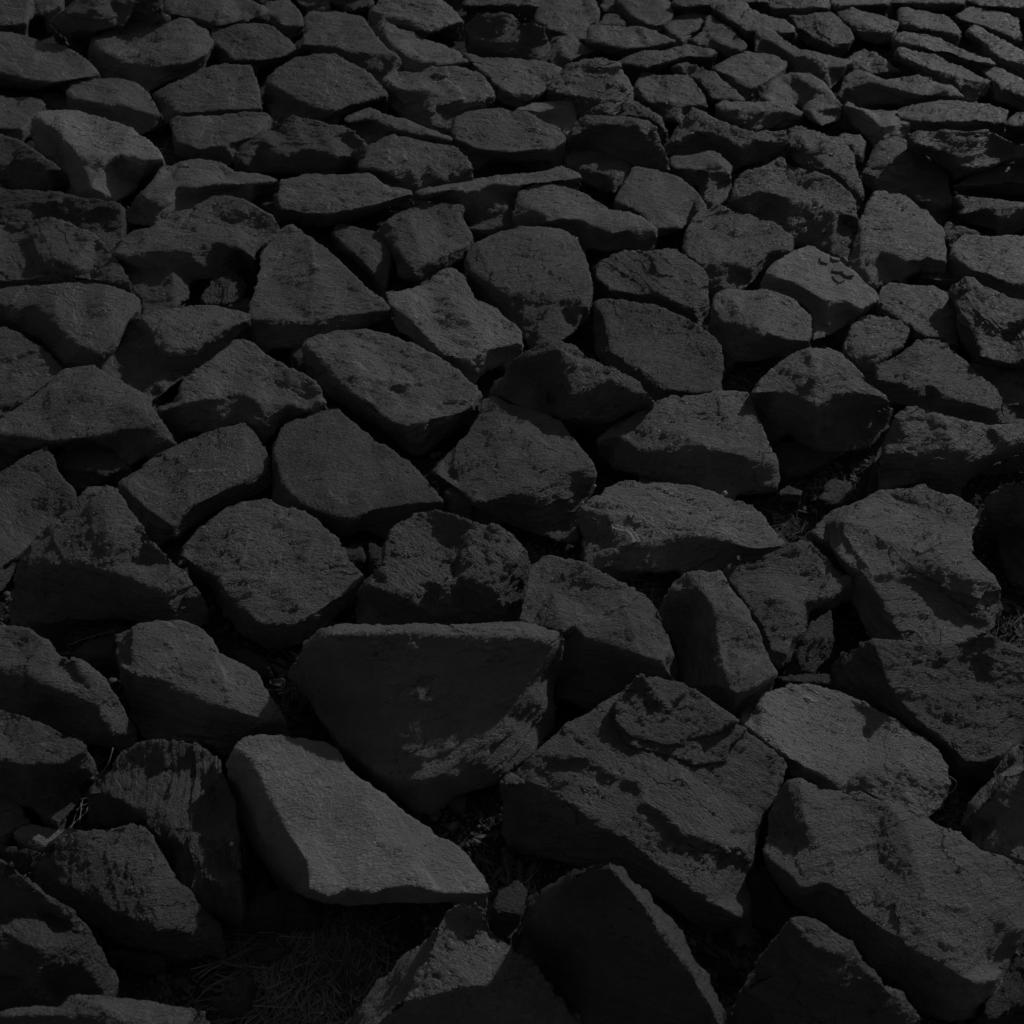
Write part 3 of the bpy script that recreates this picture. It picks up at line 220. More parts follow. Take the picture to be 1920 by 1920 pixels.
STONES = """
flat dark stone lying in the gravel hollow on the right, largest there|1445 838 .9,1480 825,1530 830,1558 850 .9|1450 868,1478 890,1550 866|1450 882,1475 900,1510 896,1556 872|a=.6 r=.2 k=.7
small five-sided stone in the gravel hollow, lower one|1455 917 .9,1478 905,1508 917,1505 930 .8|1458 925,1500 926|1460 942,1496 941|a=.7 r=.3
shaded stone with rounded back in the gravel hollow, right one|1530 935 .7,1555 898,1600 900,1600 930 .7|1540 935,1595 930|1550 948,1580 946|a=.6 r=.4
thin leaning stone between the gravel hollow and the ribbed rock|1625 915 .5,1640 850 1,1655 830 1,1658 870 .9,1655 905 .7|1635 890,1650 880|1630 925,1650 922|a=.7 r=.4
small square stone in the gap right of the craggy crinkled rock|640 1035 .8,652 1010,678 1013,686 1045 .8|645 1040,680 1045|652 1060,680 1064|a=.7 r=.4
small leaning stone in the gap left of the knobbly boulder|688 1042 .7,695 1015,722 1035,718 1058 .8|692 1045,712 1052|700 1072,712 1070|a=.7 r=.5
pointed stone beside the left end of the slanting lit rock|140 1218 .8,180 1195,216 1193,208 1235 .7|150 1225,200 1228|148 1238,180 1247,205 1245|a=.8 r=.4
low dark stone in the leafy gap behind the slanting lit rock|430 1212 .8,462 1212,500 1232,508 1255 .7|440 1222,498 1250|442 1238,470 1262,500 1266|a=.6 r=.5
pebble under the front point of the widest slab|843 1502 .8,855 1486,870 1492,873 1504 .7|848 1504,870 1505|852 1516,866 1516|a=1 r=.3
shaded stone in the dry grass right of the pale slab's tip|918 1705 .7,935 1668,970 1645,988 1668,984 1715 .6|930 1705,975 1712|932 1742,960 1760,980 1740|a=.7 r=.4
dark wedge between the bright-strip rock and the rounded peak|1300 1768 .7,1325 1758,1368 1790,1392 1812 .8|1318 1790,1375 1812|1338 1825,1370 1860,1385 1845|a=.7 r=.4
flat pebble lying on the dry grass at lower left|470 1797 .9,500 1770,542 1770,547 1782 .9|475 1799,540 1786|482 1805,515 1800,542 1790|a=.9 r=.3
chip of stone standing in the grass at the bottom, left part|408 1885 .6,425 1845,468 1815,478 1832,462 1882 .6|420 1885,455 1880|415 1902,450 1912,460 1898|a=.8 r=.3
shaded stone under the brightest slab's left end|445 1712 .5,480 1680,520 1662,570 1680,605 1712 .6|470 1718,540 1708,590 1718|455 1745,520 1750,600 1745|a=.6 r=.5
flat layered stone under the rough-topped lower left rock|205 1785 .6,230 1775,300 1790,308 1808 .8|215 1792,300 1806|232 1808,280 1826,300 1820|a=.7 r=.6
pale glassy-edged flat stone squeezed in at the lower left|26 1562 .9,38 1547,60 1545,120 1547,168 1556,125 1570,85 1589 .9|45 1572,75 1582|40 1575 .6,58 1584 .6,76 1592 .5|a=1.9 r=.2 k=.6
dark stone under the pale glassy-edged one|-30 1590 .8,0 1583,35 1583,76 1594,58 1622 .7,46 1634 .5|0 1595,60 1600|-30 1612,0 1611 .3,20 1622|a=.6 r=.6
rough lit stone at the left edge, lower left|-50 1475,0 1484,24 1492,38 1508,45 1527,63 1541 .8|-50 1560,10 1568,20 1560,50 1542|-50 1578,12 1580,32 1562,58 1548|a=1.4 r=1.2
small stone behind the cracked slab's left end|545 665 .8,560 648,590 655,600 680 .8|552 668,592 674|560 690,590 698|a=.8 r=.5
dark upright sliver between the five-sided boulder and the swirled rock|1090 805 .9,1100 797,1112 803,1122 850 .5|1096 808,1110 812|1098 822,1112 858|a=.9 r=.3
flat dark stone under the right end of the leaning pair|1455 1268 .7,1500 1262,1560 1262,1590 1280 .7|1465 1275,1570 1280|1480 1285,1560 1300|a=.6 r=.5
small round stone resting behind the flat thin ledge|1020 305 .8,1032 298,1044 304 .8|1023 307,1042 307|1026 312,1040 312|a=1 r=.5
"""
# ---------------------------------------------------------------- sight lines of the photograph
CP, SP = math.cos(PITCH), math.sin(PITCH)

def ray(u, v):
    a, b = (u - 960) / FPX, (960 - v) / FPX
    return np.array([a, CP + b * SP, -SP + b * CP])

def at(u, v, z=0.0):
    """the point of height z that photograph pixel (u, v) looks at"""
    d = ray(u, v)
    dz = min(d[2], -0.12)
    return np.array([d[0], d[1], d[2]]) * ((z - CAM_H) / dz) + np.array([0, 0, CAM_H])

def px(p):
    """photograph pixel of world points (n, 3)"""
    p = np.atleast_2d(p)
    x, y, z = p[:, 0], p[:, 1], p[:, 2] - CAM_H
    dep = y * CP - z * SP
    up = y * SP + z * CP
    dep = np.maximum(dep, 0.05)
    return np.stack([960 + FPX * x / dep, 960 - FPX * up / dep], 1)

def depth(u, v):
    p = at(u, v)
    return p[1] * CP - (p[2] - CAM_H) * SP

def inside(poly, pts):
    poly = np.asarray(poly, float); pts = np.atleast_2d(pts)
    x, y = pts[:, 0], pts[:, 1]
    r = np.zeros(len(pts), bool)
    j = len(poly) - 1
    for i in range(len(poly)):
        xi, yi, xj, yj = *poly[i], *poly[j]
        if yi != yj:
            c = ((yi > y) != (yj > y)) & (x < (xj - xi) * (y - yi) / (yj - yi) + xi)
            r ^= c
        j = i
    return r

# ---------------------------------------------------------------- materials
def N(nt, kind, **kw):
    n = nt.nodes.new(kind)
    for k, v in kw.items():
        if k.startswith('i_'):
            n.inputs[k[2:].replace('_', ' ')].default_value = v
        else:
            setattr(n, k, v)
    return n

class G:
    """small helper to write node maths"""
    def __init__(s, nt): s.nt = nt
    def m(s, op, a, b=None, c=None, clamp=False):
        n = s.nt.nodes.new('ShaderNodeMath'); n.operation = op; n.use_clamp = clamp
        for i, x in enumerate((a, b, c)):
            if x is None: continue
            if isinstance(x, (int, float)): n.inputs[i].default_value = x
            else: s.nt.links.new(x, n.inputs[i])
        return n.outputs[0]
    def v(s, op, a, b=None, sc=None):
        n = s.nt.nodes.new('ShaderNodeVectorMath'); n.operation = op
        for i, x in enumerate((a, b)):
            if x is None: continue
            if isinstance(x, tuple): n.inputs[i].default_value = x
            else: s.nt.links.new(x, n.inputs[i])
        if sc is not None:
            if isinstance(sc, (int, float)): n.inputs['Scale'].default_value = sc
            else: s.nt.links.new(sc, n.inputs['Scale'])
        return n.outputs['Value'] if op in ('DOT_PRODUCT', 'LENGTH') else n.outputs[0]
    def noise(s, vec, scale, detail=2.0, rough=0.5, col=False, dist=0.0):
        n = s.nt.nodes.new('ShaderNodeTexNoise')
        s.nt.links.new(vec, n.inputs['Vector'])
        n.inputs['Scale'].default_value = scale; n.inputs['Detail'].default_value = detail
        n.inputs['Roughness'].default_value = rough; n.inputs['Distortion'].default_value = dist
        return n.outputs['Color' if col else 'Fac']
    def voro(s, vec, scale, feature='F1'):
        n = s.nt.nodes.new('ShaderNodeTexVoronoi'); n.feature = feature
        s.nt.links.new(vec, n.inputs['Vector']); n.inputs['Scale'].default_value = scale
        return n
    def attr(s, name):
        n = s.nt.nodes.new('ShaderNodeAttribute'); n.attribute_type = 'OBJECT'; n.attribute_name = name
        return n.outputs['Fac']
    def ramp(s, fac, lo, hi, a=0.0, b=1.0):
        n = s.nt.nodes.new('ShaderNodeMapRange'); n.interpolation_type = 'SMOOTHSTEP'
        s.nt.links.new(fac, n.inputs[0])
        for i, x in ((1, lo), (2, hi), (3, a), (4, b)): n.inputs[i].default_value = x
        return n.outputs[0]

def rock_material():
    m = bpy.data.materials.new('quarried_rock'); m.use_nodes = True
    m.displacement_method = 'BOTH'
    nt = m.node_tree; g = G(nt); L = nt.links.new
    bs = nt.nodes['Principled BSDF']; out = nt.nodes['Material Output']
    tc = nt.nodes.new('ShaderNodeTexCoord').outputs['Object']
    rough, strat, chip, tone = g.attr('roughness'), g.attr('layering'), g.attr('chipping'), g.attr('tone')
    seed = g.attr('seed')
    off = nt.nodes.new('ShaderNodeCombineXYZ')
    for i, k in enumerate((7.3, 3.1, 5.7)): L(g.m('MULTIPLY', seed, k), off.inputs[i])
    P = g.v('ADD', tc, off.outputs[0])
    wob = g.v('SUBTRACT', g.noise(P, 7, 3, .55, col=True), (.5, .5, .5))
    W = g.v('ADD', P, g.v('SCALE', wob, sc=.06))
    wob2 = g.v('SUBTRACT', g.noise(P, 30, 3, .6, col=True), (.5, .5, .5))
    W2 = g.v('ADD', P, g.v('SCALE', wob2, sc=.03))
    terms = []
    # broad swells
    terms.append(g.m('MULTIPLY', g.m('SUBTRACT', g.noise(P, 4.5, 2, .5), .5), .016))
    # chiselled facets: pyramids of a city-block Voronoi, continuous across cell borders
    def facets(vec, scale, amp, dirs):
        vo = g.voro(vec, scale); vo.distance = 'MANHATTAN'
        f = g.m('MULTIPLY', g.m('SUBTRACT', .6, vo.outputs['Distance']), amp)
        d = g.v('SUBTRACT', vec, vo.outputs['Position'])
        dirn = g.v('SUBTRACT', vo.outputs['Color'], (.5, .5, .5))
        return g.m('ADD', f, g.m('MULTIPLY', g.v('DOT_PRODUCT', d, dirn), dirs))
    Ws = g.v('MULTIPLY', W, (.7, 1.0, 1.4))
    terms.append(g.m('MULTIPLY', facets(Ws, 5.2, .011, .07), chip))
    wob3 = g.v('SUBTRACT', g.noise(P, 18, 2, .5, col=True), (.5, .5, .5))
    Wm = g.v('MULTIPLY', g.v('ADD', P, g.v('SCALE', wob3, sc=.025)), (.5, 1.0, 1.8))
    terms.append(g.m('MULTIPLY', g.m('ADD', facets(Wm, 13, .0045, .07), g.m('MULTIPLY', rough, facets(Wm, 29, .0022, .04))), chip))
    # slaty layering: surface pulled onto terraces
    sep = nt.nodes.new('ShaderNodeSeparateXYZ'); L(g.v('ADD', P, g.v('SCALE', wob, sc=.022)), sep.inputs[0])
    zw = g.m('ADD', sep.outputs[2], g.m('MULTIPLY', g.noise(g.v('MULTIPLY', P, (1, 1, .4)), 6, 2, .5), .032))
    def terrace(step, amp, sharp):
        t = g.m('DIVIDE', zw, step)
        fr = g.m('FRACT', t)
        s_ = g.ramp(fr, .5 - sharp, .5 + sharp)
        return g.m('MULTIPLY', g.m('SUBTRACT', s_, fr), amp)
    mask = g.ramp(g.noise(P, 6, 2, .5), .38, .62, .25, 1.0)
    st = g.m('ADD', terrace(.052, .010, .04), g.m('ADD', terrace(.019, .005, .08), terrace(.0071, .0014, .15)))
    terms.append(g.m('MULTIPLY', g.m('MULTIPLY', st, strat), mask))
    # creased rough fracture, stretched along the grain
    Pg = g.v('MULTIPLY', W2, (.45, 1.0, 1.6))
    cre = g.m('ABSOLUTE', g.m('SUBTRACT', g.noise(Pg, 13, 5, .55, dist=.2), .5))
    rmask = g.ramp(g.noise(P, 8, 3, .6), .40, .66, .35, 1.25)
    terms.append(g.m('MULTIPLY', g.m('MULTIPLY', cre, g.m('MULTIPLY', rough, rmask)), -.011))
    cre2 = g.noise(Pg, 80, 4, .6)
    terms.append(g.m('MULTIPLY', g.m('SUBTRACT', cre2, .5), g.m('MULTIPLY', g.m('ADD', rough, .55), .0058)))
    # gentle hollows and swellings that rake under the low sun
    Pu = g.v('MULTIPLY', g.v('ADD', P, g.v('SCALE', wob, sc=.05)), (.5, 1.0, 1.3))
    terms.append(g.m('MULTIPLY', g.m('SUBTRACT', g.noise(Pu, 15, 2, .45), .5), g.m('MULTIPLY', g.m('ADD', rough, .4), .0055)))
    terms.append(g.m('MULTIPLY', g.m('SUBTRACT', g.noise(g.v('MULTIPLY', Pu, (.6, 1, 1.4)), 60, 4, .6), .5), g.m('MULTIPLY', g.m('ADD', rough, .3), .0042)))
    # striations running along the grain
    Pst = g.v('MULTIPLY', W2, (.12, 1.0, 2.0))
    terms.append(g.m('MULTIPLY', g.m('SUBTRACT', g.noise(Pst, 34, 4, .55), .5), g.m('MULTIPLY', g.m('ADD', strat, .4), .0095)))
    lm = g.ramp(g.noise(P, 5.5, 2, .5), .42, .60); lm2 = g.ramp(g.noise(P, 8.5, 2, .5), .60, .44)
    # thin scarps: a soft noise cut off at a level leaves a ledge with a crooked edge
    sc = g.noise(g.v('MULTIPLY', W2, (.5, 1.0, 1.5)), 9, 3, .5)
    terms.append(g.m('MULTIPLY', g.ramp(sc, .515, .53), g.m('MULTIPLY', g.m('MULTIPLY', lm, g.m('ADD', strat, rough)), .0030)))
    sc2 = g.noise(g.v('MULTIPLY', W2, (.6, 1.0, 1.5)), 15, 3, .5)
    terms.append(g.m('MULTIPLY', g.ramp(sc2, .56, .575), g.m('MULTIPLY', g.m('MULTIPLY', lm2, g.m('ADD', strat, rough)), .0024)))
    # a wider ledge, one per rock or so
    sc3 = g.noise(g.v('MULTIPLY', W, (.55, 1.0, 1.2)), 4.2, 4, .48)
    terms.append(g.m('MULTIPLY', g.ramp(sc3, .55, .558), g.m('MULTIPLY', g.m('MULTIPLY', lm, g.m('ADD', strat, .4)), .0052)))
    # open cracks
    ck = g.m('ABSOLUTE', g.m('SUBTRACT', g.noise(g.v('MULTIPLY', W2, (.35, 1.1, 1.0)), 7, 4, .55), .5))
    ckm = g.ramp(g.noise(P, 5, 2, .5), .56, .64)
    terms.append(g.m('MULTIPLY', g.m('MULTIPLY', g.ramp(ck, .0, .006, 1, 0), ckm), g.m('MULTIPLY', g.m('ADD', strat, .2), -.006)))
    # pits
    pv = g.voro(W2, 55)
    pit = g.ramp(pv.outputs['Distance'], .0, .32, 1, 0)
    pm = g.ramp(g.noise(P, 14, 2, .5), .58, .68)
    terms.append(g.m('MULTIPLY', g.m('MULTIPLY', pit, pm), g.m('MULTIPLY', rough, -.002)))
    # grain
    terms.append(g.m('MULTIPLY', g.m('SUBTRACT', g.noise(g.v('MULTIPLY', P, (.45, 1, 1)), 210, 4, .72), .5), .0068))
    tot = terms[0]
    for t in terms[1:]: tot = g.m('ADD', tot, t)
    dn = nt.nodes.new('ShaderNodeDisplacement'); dn.inputs['Midlevel'].default_value = 0; dn.inputs['Scale'].default_value = 1
    L(tot, dn.inputs['Height']); L(dn.outputs[0], out.inputs['Displacement'])
    # colour
    big = g.ramp(g.noise(W, 5, 4, .6), .3, .7, .82, 1.16)
    spk = g.ramp(g.noise(P, 240, 3, .7), .25, .75, .84, 1.16)
    vein = g.ramp(g.m('ABSOLUTE', g.m('SUBTRACT', g.noise(g.v('MULTIPLY', W, (.4, 1, 2.2)), 11, 3, .5), .5)), .0, .02, 1.18, 1.0)
    lich = g.m('ADD', 1, g.m('MULTIPLY', g.ramp(g.noise(W2, 42, 4, .7), .60, .70), g.m('MULTIPLY', g.ramp(g.noise(P, 6, 2), .5, .62), .45)))
    c = g.m('MULTIPLY', g.m('MULTIPLY', big, spk), g.m('MULTIPLY', vein, lich))
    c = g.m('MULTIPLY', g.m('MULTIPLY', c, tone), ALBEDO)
    comb = nt.nodes.new('ShaderNodeCombineColor')
    for i in range(3): L(c, comb.inputs[i])
    L(comb.outputs[0], bs.inputs['Base Color'])
    L(g.ramp(g.noise(P, 60, 3), .3, .7, .46, .70), bs.inputs['Roughness'])
    bs.inputs['Specular IOR Level'].default_value = .42
    return m

ALBEDO = .135
ROCK = rock_material()

def plain_material(name, lo, hi, scale, rough=.9, disp=0.0, dscale=60, bump=0.0):
    m = bpy.data.materials.new(name); m.use_nodes = True
    nt = m.node_tree; g = G(nt); L = nt.links.new
    bs = nt.nodes['Principled BSDF']
    tc = nt.nodes.new('ShaderNodeTexCoord').outputs['Object']
    f = g.ramp(g.noise(tc, scale, 5, .65), .3, .7, lo, hi)
    comb = nt.nodes.new('ShaderNodeCombineColor')
    for i in range(3): L(f, comb.inputs[i])
    L(comb.outputs[0], bs.inputs['Base Color']); bs.inputs['Roughness'].default_value = rough
    bs.inputs['Specular IOR Level'].default_value = .25
    if bump:
        b = nt.nodes.new('ShaderNodeBump'); b.inputs['Distance'].default_value = bump; b.inputs['Strength'].default_value = 1
        L(g.noise(tc, dscale, 6, .7), b.inputs['Height']); L(b.outputs[0], bs.inputs['Normal'])
    return m
SOIL = plain_material('dark_soil', .05, .11, 30, .95, bump=.02, dscale=45)
PEBBLE = plain_material('gravel', .07, .22, 9, .85, bump=.002, dscale=120)
STRAW = plain_material('dry_grass', .18, .40, 7, .8)
LEAF = plain_material('dry_leaf', .10, .20, 25, .75, bump=.003, dscale=90)
WOOD = plain_material('dry_twig', .07, .16, 60, .85, bump=.002, dscale=150)
ROCKPLAIN = plain_material('flaked_rock', .17, .26, 60, .6, bump=.004, dscale=180)
PALE = plain_material('pale_shell', .5, .7, 60, .6)

def mesh_obj(name, verts, faces, mat, smooth=False):
    me = bpy.data.meshes.new(name)
    me.from_pydata([tuple(map(float, v)) for v in verts], [], faces)
    me.update()
    if smooth: me.polygons.foreach_set('use_smooth', [True] * len(me.polygons))
    me.materials.append(mat)
    o = bpy.data.objects.new(name, me)
    COL.objects.link(o)
    return o

def tag(o, label, cat, group=None, kind=None):
    if label: o['label'] = label
    if cat: o['category'] = cat
    if group: o['group'] = group
    if kind: o['kind'] = kind

# ---------------------------------------------------------------- rocks
def pts(s, df):
    r = []
    for q in s.split(','):
        a = q.split()
        r.append([float(a[0]), float(a[1]), float(a[2]) if len(a) > 2 else df])
    return r

def parse(text, small):
    out = []
    for l in text.strip().split('\n'):
        lab, fa, ri, ne, op = l.split('|')
        d = dict(f=0., s=0., k=1., a=1., r=.8, st=.5, c=.8, sd='')
        for kv in op.split():
            k, v = kv.split('='); d[k] = v if k == 'sd' else float(v)
        d.update(label=lab, far=pts(fa, 1.), ridges=[pts(q, 1.) for q in ri.split('/')], near=pts(ne, 0.), small=small)
        d['outline'] = [p[:2] for p in d['far']] + [p[:2] for p in d['near'][::-1]]
        out.append(d)
    return out

DATA = parse(ROCKS, False) + parse(STONES, True)
OUTL = [np.array(d['outline']) for d in DATA]
BB = [(o.min(0), o.max(0)) for o in OUTL]

def covered(i, p):
    """is pixel p inside another rock's outline"""
    for j, o in enumerate(OUTL):
        if j == i: continue
        lo, hi = BB[j]
        if p[0] < lo[0] or p[0] > hi[0] or p[1] < lo[1] or p[1] > hi[1]: continue
        if inside(o, [p])[0]: return True
    return False

rng = random.Random(5)

def control_mesh(i, d):
    far, near, ridges = d['far'], d['near'], d['ridges']
    O = OUTL[i]
    uc, vc = O[:, 0].mean(), O[:, 1].mean()
    u0, u1 = O[:, 0].min(), O[:, 0].max()
    half = max(min(u1 - u0, np.ptp(O[:, 1])) / 2, 8)
    gro = 1 + (1.8 if not d['small'] else 1) / half
    far = [[uc + (p[0] - uc) * gro, vc + (p[1] - vc) * gro, p[2]] for p in far]
    near = [[uc + (p[0] - uc) * gro, vc + (p[1] - vc) * gro, p[2]] for p in near]
    vis_v = min(max(vc, -40), 1960)
    dep = depth(min(max(uc, 0), 1920), vis_v)
    pxm = FPX / dep
    ang = PITCH - math.atan2(960 - vis_v, FPX)
    # height of the rock from how tall its near side shows
    nc = sorted([far[0]] + near + [far[-1]], key=lambda p: p[0])
    nu, nv = [p[0] for p in nc], [p[1] for p in nc]
    dv = [max(np.interp(p[0], nu, nv) - p[1], 4) for p in ridges[0]]
    dv = float(np.mean(dv[len(dv) // 4: len(dv) - len(dv) // 4] or dv))
    H = .78 * dv / (pxm * math.cos(min(ang, 1.05)))
    Wm = (u1 - u0) / pxm
    H = min(max(H, .17 * Wm), .55 * Wm) * d['k']
    rs = sorted(ridges[0], key=lambda p: p[0])
    ru, rv = [p[0] for p in rs], [p[1] for p in rs]
    fmax = max(max(np.interp(p[0], ru, rv) - p[1] for p in far), 10)
    verts2, hts = [], []
    def add(p, isnear=False):
        u, v, h = p
        if h > .5 and not isnear:
            t = max(0., (np.interp(u, ru, rv) - v) / fmax)
            h += d['f'] * t
            h += d['s'] * (u - uc) / max((u1 - u0) / 2, 1) * (.3 + .7 * min(1, t * 2 + .5))
        verts2.append((u, v)); hts.append(h * H)
        return len(verts2) - 1
    ring = [add(p) for p in far]
    nearflag = [False] * len(far)
    low = []
    nn = [list(p) for p in near[::-1]]
    cv = [covered(i, (q[0], q[1] + 9)) and q[1] < 1900 for q in nn]
    hh = [max(q[2], .42) if c else q[2] for q, c in zip(nn, cv)]
    for _ in range(2):          # no sudden in-and-out along the foot of the rock
        hh = [hh[0]] + [.3 * a + .4 * b + .3 * c for a, b, c in zip(hh, hh[1:], hh[2:])] + [hh[-1]] if len(hh) > 2 else hh
    for q, c, h_ in zip(nn, cv, hh):
        q[2] = h_
        ring.append(add(q, True)); nearflag.append(c)
    edges = []
    for r in ridges:
        idx = [add(p) for p in r]
        edges += list(zip(idx[:-1], idx[1:]))
    edges += list(zip(ring, ring[1:] + ring[:1]))
    # a few extra break points so that the faces are split into tilted planes
    if not d['small'] and half > 22:
        vs, es, fs, ov, oe, of = delaunay_2d_cdt([Vector(p) for p in verts2], edges, [ring], 1, 1e-4)
        rr = random.Random(i * 17 + 3); put = []
        rpoly = [verts2[q] for q in ring]
        fixed = np.array(verts2)
        want = 3 if half < 60 else 5
        for _ in range(80):
            if len(put) >= want: break
            p = (rr.uniform(u0, u1), rr.uniform(O[:, 1].min(), O[:, 1].max()))
            if not inside(rpoly, [p])[0]: continue
            if np.hypot(fixed[:, 0] - p[0], fixed[:, 1] - p[1]).min() < .24 * half: continue
            if any(math.hypot(p[0] - q[0], p[1] - q[1]) < .45 * half for q in put): continue
            for f in fs:
                a, b, c = [vs[q] for q in f[:3]]
                den = (b[1] - c[1]) * (a[0] - c[0]) + (c[0] - b[0]) * (a[1] - c[1])
                if abs(den) < 1e-6: continue
                w1 = ((b[1] - c[1]) * (p[0] - c[0]) + (c[0] - b[0]) * (p[1] - c[1])) / den
                w2 = ((c[1] - a[1]) * (p[0] - c[0]) + (a[0] - c[0]) * (p[1] - c[1])) / den
                w3 = 1 - w1 - w2
                if min(w1, w2, w3) < -1e-6: continue
                hs = []
                for q in f[:3]:
                    hs.append(hts[ov[q][0]] if ov[q] else None)
                if None in hs: break
                h0 = w1 * hs[0] + w2 * hs[1] + w3 * hs[2]
                put.append(p); verts2.append(p)
                hts.append(h0 + rr.choice((-1, 1)) * rr.uniform(.10, .20) * min(H, .45 * Wm) * min(1, d['c'] + .1) * (1 if h0 > .5 * H else .5))
                break
    vs, es, fs, ov, oe, of = delaunay_2d_cdt([Vector(p) for p in verts2], edges, [ring], 1, 1e-4)
    V = []
    allp = np.array(verts2); allh = np.array(hts)
    for k, v in enumerate(vs):
        if ov[k]:
            h = allh[ov[k][0]]
        else:
            dd = 1 / (np.hypot(allp[:, 0] - v[0], allp[:, 1] - v[1]) + 1) ** 2
            h = float((dd * allh).sum() / dd.sum())
        V.append(at(v[0], v[1], h))
    new_of = {}
    for k, o in enumerate(ov):
        for q in o: new_of[q] = k
    F = [tuple(f) for f in fs if len(f) >= 3]
    # keep only triangles inside the outline
    poly = [verts2[q] for q in ring]
    F = [f for f in F if inside(poly, [(sum(vs[a][0] for a in f) / 3, sum(vs[a][1] for a in f) / 3)])[0]]
    # boundary loop of what is left, in order
    cnt = {}
    for f in F:
        for a, b in zip(f, f[1:] + f[:1]): cnt[(a, b)] = 1
    bd = {a: b for (a, b) in cnt if (b, a) not in cnt}
    # hidden side: drop to the ground
    cen = np.mean([at(p[0], p[1], .3 * H) for p in d['outline']], 0)
    base_z = -.05
    low_of = {}
    rp = np.array([verts2[q] for q in ring])
    for a in bd:
        p = V[a]; u, v = vs[a]
        k = int(np.argmin(np.hypot(rp[:, 0] - u, rp[:, 1] - v)))
        isnear = k >= len(far)
        if isnear and nearflag[k]:
            q = None
            for dl in (.45 * np.ptp(O[:, 1]), .33 * np.ptp(O[:, 1]), .22 * np.ptp(O[:, 1]), 10):
                if dl < 70 and covered(i, (u, v + dl)):
                    q = at(u, v + dl, base_z); break
            if q is None: q = np.array([p[0], p[1], base_z])
        else:
            sh = .16 if isnear else .06
            for sh in ((sh,) if not isnear else (.16, .24, .32, .40, .48, .56, .64, .72)):     # undercut foot
                q = np.array([p[0] + (cen[0] - p[0]) * sh, p[1] + (cen[1] - p[1]) * sh, base_z])
                if inside(rp, px(q))[0]: break
        low_of[a] = len(V); V.append(q)
    for a, b in bd.items():
        if b in low_of: F.append((b, a, low_of[a], low_of[b]))
    lows = [V[low_of[a]] for a in low_of]
    cb = len(V); V.append(np.mean(lows, 0) + np.array([0, 0, -.005]))
    for a, b in bd.items():
        if b in low_of: F.append((low_of[b], low_of[a], cb))
    return np.array(V), F, H, dep, np.append(cen[:2], .3 * H)

VOX = 2.1     # voxel size in pixels of the 1024 render
tmp_objs = []
built = []
for i, d in enumerate(DATA):
    V, F, H, dep, cen = control_mesh(i, d)
    # local frame: z is the direction across the rock's layers
    r = random.Random(i * 31 + 7)
    if d['sd'] == 'v': tilt = (r.uniform(-.1, .1), math.radians(82), 0)
    elif d['sd'] == 'l': tilt = (math.radians(24), math.radians(-14), r.uniform(-.3, .3))
    else: tilt = (r.uniform(-.10, .30), r.uniform(-.22, .22), r.uniform(-.6, .6))
    from mathutils import Euler
    R = Euler(tilt).to_matrix()
    Rn = np.array(R)
    vl = (V - cen) @ Rn          # = R^-1 (V - cen)
    name = 'stone' if d['small'] or (OUTL[i][:, 0].max() - OUTL[i][:, 0].min()) < 75 else 'rock'
    o = mesh_obj(name, vl, F, ROCK)
    vs_ = VOX * dep / (FPX * 1024 / 1920)
    rm = o.modifiers.new('r', 'REMESH'); rm.mode = 'VOXEL'; rm.voxel_size = max(vs_, .003); rm.use_smooth_shade = True
    sm = o.modifiers.new('s', 'SMOOTH'); sm.factor = .5; sm.iterations = 1 if vs_ > .008 else 2
    o.location = Vector(cen); o.rotation_euler = tilt
    d['obj'] = o; d['H'] = H; d['cen'] = cen
dg = bpy.context.evaluated_depsgraph_get()
dg.update()
total = 0
for i, d in enumerate(DATA):
    o = d['obj']
    me = bpy.data.meshes.new_from_object(o.evaluated_get(dg), depsgraph=dg)
    old = o.data
    o.modifiers.clear()
    o.data = me
    me.name = 'rock_mesh'
    bpy.data.meshes.remove(old)
    if not me.materials: me.materials.append(ROCK)
    total += len(me.polygons) * 2
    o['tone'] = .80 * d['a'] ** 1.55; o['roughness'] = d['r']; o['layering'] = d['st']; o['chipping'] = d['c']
    o['seed'] = random.Random(i).uniform(0, 10)
    tag(o, d['label'], 'stone' if o.name.startswith('stone') else 'rock',
        'small stones lying in the gaps' if d['small'] else 'rocks packed over the stone slope')
print('rock triangles', total)

# ---------------------------------------------------------------- stones beyond the frame: copies, so that the slope goes on
rng = random.Random(11)
big = [d for d in DATA if not d['small'] and 140 < np.ptp(OUTL[DATA.index(d)][:, 0]) < 420
       and OUTL[DATA.index(d)][:, 0].min() > 30 and OUTL[DATA.index(d)][:, 0].max() < 1890 and 60 < OUTL[DATA.index(d)][:, 1].min() < 1500]
step = .50
cells = []
for iy in range(-1, 34):
    for ix in range(-16, 17):
        x = (ix + (iy % 2) * .5) * step * 1.12 + rng.uniform(-.05, .05); y = .3 + iy * step * .92 + rng.uniform(-.05, .05)
        if y < .45: continue
        p = px([[x, y, .12]])[0]
        edge = .36 * FPX / max(y * CP + 2.3 * SP, .8)
        if -edge < p[0] < 1920 + edge and -edge * .62 < p[1] < 1920 + edge * .8: continue
        if abs(x) > .75 + .47 * y + .75 or y > 10.6 or y < .9: continue
        cells.append((x, y))
